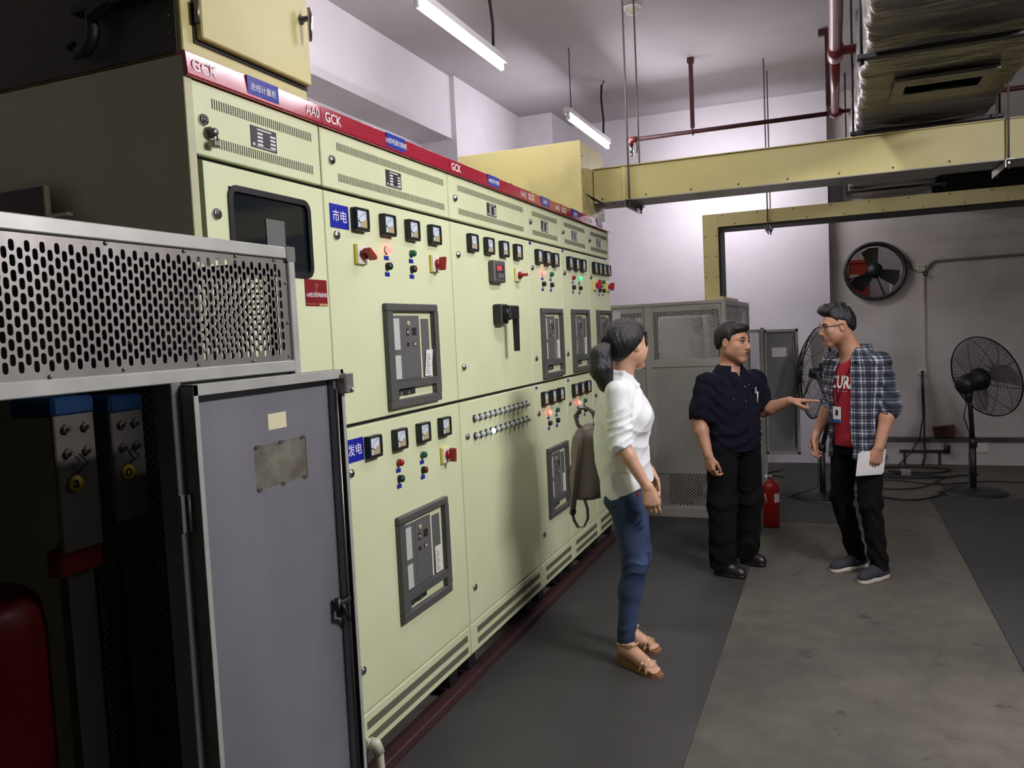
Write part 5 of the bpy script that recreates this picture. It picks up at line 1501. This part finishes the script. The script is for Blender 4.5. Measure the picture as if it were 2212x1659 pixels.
# jeans
F = Field()
F.loft([(.80, .150, .098, 0, -.012), (.88, .150, .100, 0, -.015), (.95, .138, .092, 0, -.004), (.985, .132, .088, 0, 0)], k=.04)
for sx in (-1, 1): F.ell((sx * .070, -.046, .835), (.075, .062, .085), k=.04)
for hp, kn, an, he, to in legs:
    hp, kn, an = map(np.array, (hp, kn, an)); c = kn + (an - kn) * .35 + (0, -.008, 0)
    F.cap(hp - (0, 0, .04), kn, .086, .060, k=.03); F.cap(kn, c, .056, .055, k=.03); F.cap(c, an + (0, 0, -.005), .054, .043, k=.03)
    F.cap(an + (0, 0, -.035), an + (0, 0, .02), .040, .040, k=.01, sub=True) if False else None
def jean_fold(P, d):
    x, y, z = P.T
    f = .0038 * (1.6 * np.abs(np.sin(z * 62 + y * 9 + 1.6 * np.sin(y * 30 + x * 25))) - 1) * (np.exp(-((z - .50) / .05) ** 2) + .9 * np.exp(-((z - .17) / .05) ** 2) + .5 * np.exp(-((z - .76) / .04) ** 2))
    return np.maximum(d + f.astype(F32), (.112 - z).astype(F32))
F.clip.append(jean_fold)
j = sdf_obj(F, .0042, 'jeans', 'denim', p)
MB().box(.122, .146, .020, .070, .836, .864, .003).build('belt_patch', 'leather_belt', p)
# wedge sandals
for hp, kn, an, he, to in legs:
    he, to = np.array((*he, 0.)), np.array((*to, 0.)); d = to - he; L = np.linalg.norm(d); d /= L; sv = np.array((-d[1], d[0], 0))
    rows = [(0, .020, .056), (.02, .030, .056), (.07, .032, .050), (.12, .030, .034), (.16, .037, .022), (.20, .040, .017), (.235, .036, .016), (.262, .018, .016)]
    b = MB(); vs = []; n = len(rows)
    for (t, w, top) in rows:
        c0 = he + d * (t * L / .262)
        bot = 0.0 if t > .13 or t < .10 else 0.0
        for sgn in (-1, 1): vs += [tuple(c0 + sv * w * sgn + (0, 0, bot)), tuple(c0 + sv * w * sgn + (0, 0, top))]
    fs = []
    for i in range(n - 1):
        a0, b0 = i * 4, (i + 1) * 4
        fs += [(a0 + 1, b0 + 1, b0 + 3, a0 + 3), (a0, a0 + 2, b0 + 2, b0), (a0, b0, b0 + 1, a0 + 1), (a0 + 2, a0 + 3, b0 + 3, b0 + 2)]
    fs += [(0, 1, 3, 2), ((n - 1) * 4, (n - 1) * 4 + 2, (n - 1) * 4 + 3, (n - 1) * 4 + 1)]
    b.add(vs, fs); sdl = b.build('sandal', 'wedge_cork', p)
    def X(t, s_, z): q = he + d * (t * L / .262) + sv * s_; return (q[0], q[1], z)
    for a0, a1 in ((.165, .205), (.205, .165)):
        F = Field(); pts = [X(a0, -.038, .020), X(a0 * .8 + a1 * .2, -.030, .050), X((a0 + a1) / 2, 0, .066), X(a0 * .2 + a1 * .8, .030, .050), X(a1, .038, .020)]
        for q in range(4): F.cap(pts[q], pts[q + 1], .0075, k=.008)
        sdf_obj(F, .003, 'toe_strap', 'sandal_gold', sdl)
    F = Field(); pts = [X(.03, .032, .058), X(.012, .022, .10), X(.0, 0, .108), X(.012, -.022, .10), X(.03, -.032, .058)]
    for q in range(4): F.cap(pts[q], pts[q + 1], .0055, k=.006)
    pts = [X(.012, .030, .10), X(.06, .036, .112), X(.105, .022, .118), X(.110, 0, .118), X(.105, -.022, .118), X(.06, -.036, .112), X(.012, -.030, .10)]
    for q in range(6): F.cap(pts[q], pts[q + 1], .0045, k=.006)
    sdf_obj(F, .003, 'ankle_strap', 'sandal_gold', sdl)

# backpack slung behind her left side (world coordinates)
p = thing('backpack', 'taupe flat backpack with hanging straps slung behind the woman', 'backpack', (.41, 4.02, .70))
F = Field(); F.loft([(.775, .065, .135, .40, 4.02), (.80, .085, .150, .40, 4.02), (1.0, .080, .150, .40, 4.02), (1.10, .055, .140, .40, 4.02), (1.145, .032, .125, .40, 4.02)], k=.02, p=3.2)
F.clip.append(lambda P, d: d + (.004 * np.sin(P[:, 2] * 30 + P[:, 1] * 25)).astype(F32))
sdf_obj(F, .005, 'bag_body', 'bag_taupe', p)
F = Field(); F.loft([(.80, .02, .11, .325, 4.02), (.93, .026, .112, .322, 4.02), (.95, .01, .10, .33, 4.02)], k=.02, p=3); sdf_obj(F, .005, 'front_pocket', 'bag_dark', p)
def strap(pts, w, t, name, m):
    b = MB(); P_ = [Vector(q) for q in pts]; vs = []
    for i, q in enumerate(P_):
        tg = (P_[min(i + 1, len(P_) - 1)] - P_[max(i - 1, 0)]).normalized(); wd = Vector((.25, .97, 0)); wd = (wd - tg * wd.dot(tg)).normalized(); nn = tg.cross(wd)
        vs += [q + wd * w + nn * t, q - wd * w + nn * t, q - wd * w - nn * t, q + wd * w - nn * t]
    fs = [(i * 4 + k, i * 4 + (k + 1) % 4, (i + 1) * 4 + (k + 1) % 4, (i + 1) * 4 + k) for i in range(len(P_) - 1) for k in range(4)] + [(3, 2, 1, 0), tuple(4 * (len(P_) - 1) + k for k in range(4))]
    b.add(vs, fs, True); return b.build(name, m, p)
strap([(.405, 3.95, 1.12), (.375, 3.93, 1.16), (.36, 3.94, 1.20), (.375, 3.97, 1.235), (.405, 4.0, 1.24), (.43, 4.03, 1.21), (.435, 4.04, 1.16), (.425, 4.03, 1.11)], .014, .004, 'carry_loop', 'bag_dark')
strap([(.41, 3.872, 1.125), (.40, 3.855, 1.05), (.385, 3.848, .95), (.37, 3.85, .85), (.355, 3.86, .77), (.345, 3.87, .72)], .022, .005, 'shoulder_strap', 'bag_taupe')
strap([(.345, 3.87, .72), (.350, 3.87, .68), (.375, 3.86, .645), (.405, 3.86, .65), (.425, 3.87, .69), (.425, 3.87, .74), (.41, 3.87, .79)], .011, .002, 'lower_strap', 'bag_taupe')
strap([(.42, 4.10, 1.125), (.47, 4.08, 1.22), (.55, 4.05, 1.33), (.61, 4.02, 1.405), (.645, 4.02, 1.408)], .020, .004, 'shoulder_strap', 'bag_taupe')
b = MB(); b.box(.335, .357, 3.855, 3.885, .705, .735, .004); b.build('buckle', 'black_plastic', p)

# ================================================================== man in navy work shirt
p = thing('person', 'man in navy work shirt and black trousers pointing with his left hand', 'person', (.97, 5.42, .006), local=True, rotz=math.radians(-45 - 90))
hd = Head((0, .03, 1.508), math.radians(17), math.radians(-3), 1.10)
F = Field(); head_prims(F, hd)
F.cap(hd.p((0, -.025, -.05)), (0, -.02, 1.30), .058, .066, k=.04)
F.loft([(.84, .15, .10, 0, 0), (1.0, .14, .10, 0, 0), (1.15, .15, .10, 0, 0), (1.27, .165, .09, 0, -.01), (1.345, .07, .06, 0, -.02)], k=.05)
RA = ((.195, -.01, 1.265), (.252, -.02, 1.01), (.250, .065, .800)); LA = ((-.195, 0, 1.265), (-.235, .02, 1.045), (-.290, .215, 1.115))
arm(F, *RA, r=(.050, .043, .029)); arm(F, *LA, r=(.050, .043, .029))
hand_prims(F, RA[2], (-.02, .15, -.98), (-.97, -.15, 0), (-.1, .97, .1), curl=(.55, .75, .5), sc=1.02)
hand_prims(F, LA[2], (-.62, .78, .02), (.1, .05, -1), (.78, .62, .1), point=True, sc=1.02)
legs = (((.095, 0, .84), (.12, .02, .46), (.135, .03, .09), (.168, -.012), (.075, .184)), ((-.095, 0, .84), (-.125, -.02, .46), (-.150, -.09, .09), (-.136, -.131), (-.207, .042)))
for hp, kn, an, he, to in legs: F.cap(hp, kn, .065, .045, k=.02); F.cap(kn, an, .045, .034, k=.02)
sdf_obj(F, H3, 'body', 'skin_tan', p); face_bits(p, hd, open_mouth=True)
F = Field(); s = hd.s
F.ell(hd.p((0, -.018, .040)), np.array((.080, .102, .090)) * s, R=hd.R, k=.02); F.ell(hd.p((0, -.034, .0)), np.array((.0755, .080, .075)) * s, R=hd.R, k=.03); F.ell(hd.p((0, .055, .082)), np.array((.058, .034, .026)) * s, R=hd.R, k=.03)
z1 = np.array([-.13, -.09, -.045, -.03, .004, .02, .032, .055, .085, .11]); h1 = np.array([-.07, -.065, -.03, .012, .012, -.012, .030, .048, .064, .075])
hdD, sD = hd, s
F.clip.append(hair_edge(hdD, z1, h1, .016))
sdf_obj(F, .0032, 'hair', 'hair_black', p)
F = Field()
F.loft([(.79, .185, .130, 0, 0), (.86, .190, .138, 0, .004), (.95, .186, .140, 0, .008), (1.10, .186, .132, 0, .005), (1.20, .196, .122, 0, 0), (1.28, .186, .098, 0, -.008), (1.325, .125, .078, 0, -.014), (1.365, .078, .068, 0, -.010)], k=.03)
for sh, el, wr in (RA, LA):
    sh, el = np.array(sh), np.array(el); c = sh + (el - sh) * .80
    F.cap(sh + (0, 0, -.01), c, .070, .076, k=.05)
F.cap((-.058, -.05, 1.345), (.058, -.05, 1.345), .020, k=.02)
for sx in (-1, 1): F.cap((sx * .070, -.03, 1.350), (sx * .064, .070, 1.300), .020, .016, k=.010); F.cap((sx * .064, .070, 1.300), (sx * .062, .105, 1.245), .016, .010, k=.008)
for sh, el, wr in (RA, LA):
    sh, el = np.array(sh), np.array(el); c = sh + (el - sh) * .80; F.cap(c - (el - sh) * .06, c + (el - sh) * .8, .056, .066, k=.006, sub=True)
F.cap(hd.p((0, -.02, -.06)), (0, -.012, 1.28), .064, .070, k=.008, sub=True); F.cap((0, .07, 1.42), (0, .120, 1.225), .066, .006, k=.006, sub=True)
def navy_fold(P, d):
    x, y, z = P.T
    d = d + (.005 * np.sin(x * 28 + z * 40 + 3 * np.sin(z * 13 + y * 9)) * np.clip((1.25 - z) / .25, .1, 1) + .003 * np.sin(z * 75 + 5 * np.sin(x * 18))).astype(F32)
    d = d - (.0035 * (np.abs(x) < .017) * (y > 0.05) * (z < 1.27)).astype(F32) - (.004 * (np.abs(np.abs(x) - .088) < .048) * (np.abs(z - 1.105) < .060) * (y > .04)).astype(F32)
    elb = np.clip((np.abs(x) - .19) / .02, 0, 1)
    return np.maximum(d, ((.805 - z) * (1 - elb) - elb).astype(F32))
F.clip.append(navy_fold); sdf_obj(F, .0042, 'work_shirt', 'navy_cloth', p)
b = MB()
for zb in (1.225, 1.13): b.ellipsoid((0, .137, zb), (.006, .004, .006), 10, 6)
b.ellipsoid((.088, .128, 1.150), (.006, .004, .006), 10, 6); b.ellipsoid((-.045, .118, 1.235), (.006, .004, .006), 10, 6)
b.build('buttons', 'chrome', p, kind='stuff')
MB().tube([(-.100, .126, 1.115), (-.103, .130, 1.185)], .004, 8).build('pen', 'paper', p)
MB().prism([(-.074, .134, 1.175), (-.096, .127, 1.175), (-.100, .120, 1.215), (-.086, .124, 1.215)], 0, 0, (0, .003, 0)).build('pocket_card', 'conduit_grey', p)
def trousers(p, legs, name, material, r=(.098, .082, .074), waist=.93, a=.165, b_=.115, hem=.045, fold=.004):
    F = Field(); F.loft([(.78, a * .98, b_, 0, -.01), (.85, a, b_, 0, -.008), (waist, a * .93, b_ * .92, 0, 0)], k=.04)
    for hp, kn, an, he, to in legs:
        hp, kn, an = map(np.array, (hp, kn, an)); e = an + (0, 0, -.03)
        F.cap(hp - (0, 0, .03), kn, r[0], r[1], k=.03); F.cap(kn, e, r[1], r[2], k=.03)
    def fn(P, d):
        x, y, z = P.T
        f = fold * np.sin(z * 55 + 4 * np.sin(y * 22 + x * 20)) * (.35 + np.exp(-((z - .16) / .10) ** 2) * 1.2 + np.exp(-((z - .46) / .08) ** 2))
        return np.maximum(d + f.astype(F32), (hem - z).astype(F32))
    F.clip.append(fn); return sdf_obj(F, .0045, name, material, p)
trousers(p, legs, 'trousers', 'black_cloth', r=(.102, .090, .084))
for hp, kn, an, he, to in legs: shoe(p, he, to, 0, 'black_leather')

# ================================================================== man in plaid shirt
p = thing('person', 'man with glasses in open plaid shirt over red T-shirt, holding paper', 'person', (1.72, 5.50, .0), local=True, rotz=math.radians(-135 - 90))
hd = Head((.045, .105, 1.588), math.radians(-22), math.radians(-9), 1.02)
F = Field(); head_prims(F, hd)
F.cap(hd.p((0, -.025, -.05)), (.01, .0, 1.38), .058, .070, k=.04)
F.loft([(.84, .14, .09, 0, 0), (1.0, .13, .09, 0, 0), (1.2, .14, .09, 0, 0), (1.36, .16, .085, 0, -.01), (1.425, .07, .06, 0, -.01)], k=.05)
RA = ((.182, -.01, 1.370), (.235, -.03, 1.095), (.262, .085, .885)); LA = ((-.178, -.01, 1.370), (-.215, -.045, 1.095), (-.222, .055, .850))
arm(F, *RA, r=(.048, .042, .028)); arm(F, *LA, r=(.048, .042, .028))
hand_prims(F, RA[2], (-.05, .30, -.95), (-.95, -.2, 0), (-.1, .95, .25), curl=(.40, .55, .4), sc=1.0)
hand_prims(F, LA[2], (.10, .20, -.97), (.95, -.25, 0), (.2, .95, .2), curl=(.42, .55, .35), sc=1.0)
legs = (((.09, 0, .86), (.11, .03, .48), (.120, -.11, .09), (.117, -.177), (.122, .118)), ((-.09, 0, .86), (-.115, .02, .48), (-.118, -.045, .09), (-.112, -.109), (-.139, .146)))
for hp, kn, an, he, to in legs: F.cap(hp, kn, .06, .042, k=.02); F.cap(kn, an, .042, .034, k=.02)
sdf_obj(F, H3, 'body', 'skin_tan', p); face_bits(p, hd, open_mouth=True)
F = Field(); s = hd.s
F.ell(hd.p((0, -.020, .046)), np.array((.075, .096, .088)) * s, R=hd.R, k=.02); F.ell(hd.p((0, -.040, .0)), np.array((.0735, .076, .075)) * s, R=hd.R, k=.03)
F.cap(hd.p((-.03, .055, .104)), hd.p((.03, .068, .106)), .020 * s, k=.035); F.cap(hd.p((0, -.03, .116)), hd.p((0, .05, .116)), .026 * s, k=.035)
F.clip.append(lambda P, d: d - (.004 * np.clip((hdP.loc(P)[:, 2] - .09) / .03, 0, 1) * (np.sin(P[:, 0] * 150 + 2 * np.sin(P[:, 1] * 60)) + np.sin(P[:, 1] * 170 + P[:, 2] * 60))).astype(F32))
hdP, sP = hd, s
z2 = np.array([-.13, -.09, -.045, -.03, .004, .02, .035, .055, .085, .12]); h2 = np.array([-.065, -.06, -.02, .02, .022, .012, .040, .062, .074, .085])
hdP, sP = hd, s
F.clip.append(hair_edge(hdP, z2, h2, .014))
sdf_obj(F, .0032, 'hair', 'hair_black', p)
# glasses
b = MB()
for sx in (-1, 1):
    ring_ = []
    for k in range(17):
        a = 2 * math.pi * k / 16; ring_.append(tuple(hd.p((sx * .033 + .024 * math.copysign(abs(math.cos(a)) ** .7, math.cos(a)), .1000 - .10 * abs(.033 + sx * 0 - .033) - .006 * abs(math.cos(a)), .004 + .0165 * math.copysign(abs(math.sin(a)) ** .8, math.sin(a))))))
    b.tube(ring_, .0018, 6, cap=False)
    b.tube([tuple(hd.p((sx * .057, .096, .012))), tuple(hd.p((sx * .070, .085, .014))), tuple(hd.p((sx * .077, .02, .013))), tuple(hd.p((sx * .080, -.012, .012)))], .0024, 6)
b.tube([tuple(hd.p((-.009, .100, .008))), tuple(hd.p((0, .104, .011))), tuple(hd.p((.009, .100, .008)))], .0018, 6)
g = b.build('glasses', 'frame_brown', p)
for sx in (-1, 1):
    q = MB(); vs = [tuple(hd.p((sx * .033 + .023 * math.cos(2 * math.pi * k / 20), .097, .004 + .0155 * math.sin(2 * math.pi * k / 20)))) for k in range(20)]
    vs2 = [tuple(np.array(v) + hd.R @ np.array((0, .0012, 0))) for v in vs]
    q.add(vs + vs2, [tuple(range(20)), tuple(range(20, 40))[::-1]] + [(k, (k + 1) % 20, 20 + (k + 1) % 20, 20 + k) for k in range(20)]); q.build('lens', 'lens', g)
# T-shirt
TS = [(.80, .165, .108, 0, .004), (.90, .165, .110, 0, .006), (1.05, .165, .108, 0, .004), (1.20, .178, .108, 0, .004), (1.30, .180, .100, 0, -.002), (1.39, .12, .080, 0, -.004), (1.43, .08, .072, 0, 0)]
F = Field(); F.loft(TS, k=.03); F.cap(hd.p((0, -.02, -.06)), (0, .0, 1.37), .062, .072, k=.008, sub=True)
F.clip.append(lambda P, d: np.maximum(d + (.003 * np.sin(P[:, 0] * 30 + P[:, 2] * 26 + 2 * np.sin(P[:, 2] * 15))).astype(F32), .835 - P[:, 2]))
tee = sdf_obj(F, .0045, 'tshirt', 'tee_red', p)
def on_tee(x, z, off=.004):
    Z_, A_, B_, X_, Y_ = zip(*TS); a = np.interp(z, Z_, A_); b_ = np.interp(z, Z_, B_); cy = np.interp(z, Z_, Y_)
    return cy + b_ * math.sqrt(max(0, 1 - (x / a) ** 2)) + off
def tee_text(body, size, x0, z0, m, bold=.003, sx=1.0):
    o_ = text(body, size, (x0, 0, z0), (-1, 0, 0), (0, 0, 1), m, tee, name='chest_print', align='CENTER', bold=bold, sx=sx)
    c = OFF[o_]
    for v in o_.data.vertices:
        w = v.co + c; v.co.y = on_tee(w.x, w.z) + (.0006 if v.co.y > 0 else 0) - c.y
    return o_
tee_text('CURA', .106, .0, 1.205, 'letter_white', sx=.74)
tee_text('• • • •', .034, .0, 1.172, 'letter_white', .0)
# plaid overshirt, open at the front
F = Field()
F.loft([(.74, .196, .138, 0, -.004), (.85, .190, .136, 0, 0), (1.05, .188, .132, 0, 0), (1.20, .196, .130, 0, 0), (1.32, .194, .118, 0, -.006), (1.405, .145, .090, 0, -.006), (1.455, .088, .076, 0, 0)], k=.03)
for sh, el, wr in (RA, LA):
    sh, el, wr = map(np.array, (sh, el, wr)); cu = el + (wr - el) * .08
    F.cap(sh + (0, 0, -.01), el, .068, .060, k=.05); F.cap(el, cu, .062, .060, k=.02); F.cap(el - (el - sh) * .12, cu, .066, .066, k=.008)
F.cap((-.062, -.045, 1.452), (.062, -.045, 1.452), .022, k=.02)
for sx in (-1, 1): F.cap((sx * .074, -.02, 1.452), (sx * .088, .088, 1.375), .022, .016, k=.012)
for sh, el, wr in (RA, LA):
    el, wr = np.array(el), np.array(wr); F.cap(el + (wr - el) * .03, el + (wr - el) * .6, .048, .048, k=.006, sub=True)
F.cap(hd.p((0, -.02, -.06)), (0, -.0, 1.37), .066, .078, k=.008, sub=True)
F.loft([(.60, .180, .122, 0, -.004), (.85, .172, .120, 0, 0), (1.05, .168, .114, 0, 0), (1.20, .174, .112, 0, 0), (1.32, .172, .102, 0, -.006), (1.39, .13, .075, 0, -.006)], k=.006, sub=True)
def plaid_fold(P, d):
    x, y, z = P.T
    wl = np.interp(z, [.7, .9, 1.15, 1.3, 1.40, 1.46], [.080, .070, .066, .062, .050, .03]); wr_ = np.interp(z, [.7, .9, 1.15, 1.3, 1.40, 1.46], [.11, .095, .085, .075, .055, .03])
    w = np.where(x > 0, wr_, wl) + .006 * np.sin(z * 17)
    d = d + (.0038 * np.sin(x * 25 + y * 20 + z * 34 + 2.5 * np.sin(z * 14)) * np.clip((1.34 - z) / .3, .15, 1) + .004 * np.sin(z * 70 + 5 * np.sin(x * 14 + y * 9)) * np.clip((np.abs(x) - .18) / .04, 0, 1)).astype(F32)
    cut = np.where(y > .02, w - np.abs(x), -1).astype(F32)
    d = np.maximum(d, cut)
    arm_ = np.clip((np.abs(x) - .19) / .02, 0, 1) * (z > .95)
    hem = .768 + .02 * np.cos(x * 18)
    return np.maximum(d, ((hem - z) * (1 - arm_) - arm_).astype(F32))
F.clip.append(plaid_fold); sdf_obj(F, .0042, 'plaid_shirt', 'plaid', p)
trousers(p, legs, 'trousers', 'black_cloth', r=(.092, .066, .055), a=.160, b_=.108, hem=.055)
for hp, kn, an, he, to in legs: shoe(p, he, to, .018, 'canvas_dark', solemat='rubber_white', tall=.07)
# lanyard and badge
b = MB()
for sx in (-1, 1):
    pts = []
    for k in range(9):
        t = k / 8; x = sx * .075 * (1 - t) + .040 * t; z = 1.395 * (1 - t) + 1.115 * t; pts.append((x, on_tee(x, z, .006), z))
    b.tube(pts, .0022, 6)
lan = b.build('lanyard', 'black_cloth', p)
yb = on_tee(.03, 1.05, .010)
cd = MB().box(.008, .074, yb, yb + .002, .985, 1.085, .0008).build('badge', 'paper', p)
MB().box(.008, .074, yb + .0018, yb + .0026, .985, 1.005).build('badge_band', 'badge_blue', cd)
MB().box(.030, .052, yb + .0018, yb + .0026, 1.030, 1.065).build('badge_photo', 'breaker_dark', cd)
MB().box(.036, .046, yb - .001, yb + .004, 1.085, 1.115).build('badge_clip', 'chrome', cd)
# folded paper held in his left hand (world coordinates)
p = thing('paper_sheet', 'folded white paper held in the plaid-shirted man\'s left hand', 'paper', (1.80, 5.30, .64))
FW = Vector((math.cos(math.radians(-135)), math.sin(math.radians(-135)), 0)); RT = Vector((FW.y, -FW.x, 0)); RO = Vector((1.72, 5.50, 0))
def LW(x, y, z): q = RO + RT * x + FW * y; return Vector((q.x, q.y, z))
c0 = LW(-.197, .095, .760); u = (FW * .95 + Vector((0, 0, -.06)) * 1.0).normalized(); v = Vector((0, 0, 1)) * .96 + FW * -.18; v.normalize(); nrm = u.cross(v).normalized()
for k, (off, du, dv) in enumerate(((0, 0, 0), (.0012, .004, -.006), (-.0012, -.006, .004))):
    pts = [c0 + u * (a + du) + v * (b_ + dv) + nrm * (off + .004 * math.sin(a * 20)) for a, b_ in ((-.105, -.085), (.105, -.060), (.108, .075), (-.102, .060))]
    MB().prism(pts, 0, 0, nrm * .0006).build('sheet', 'paper', p)
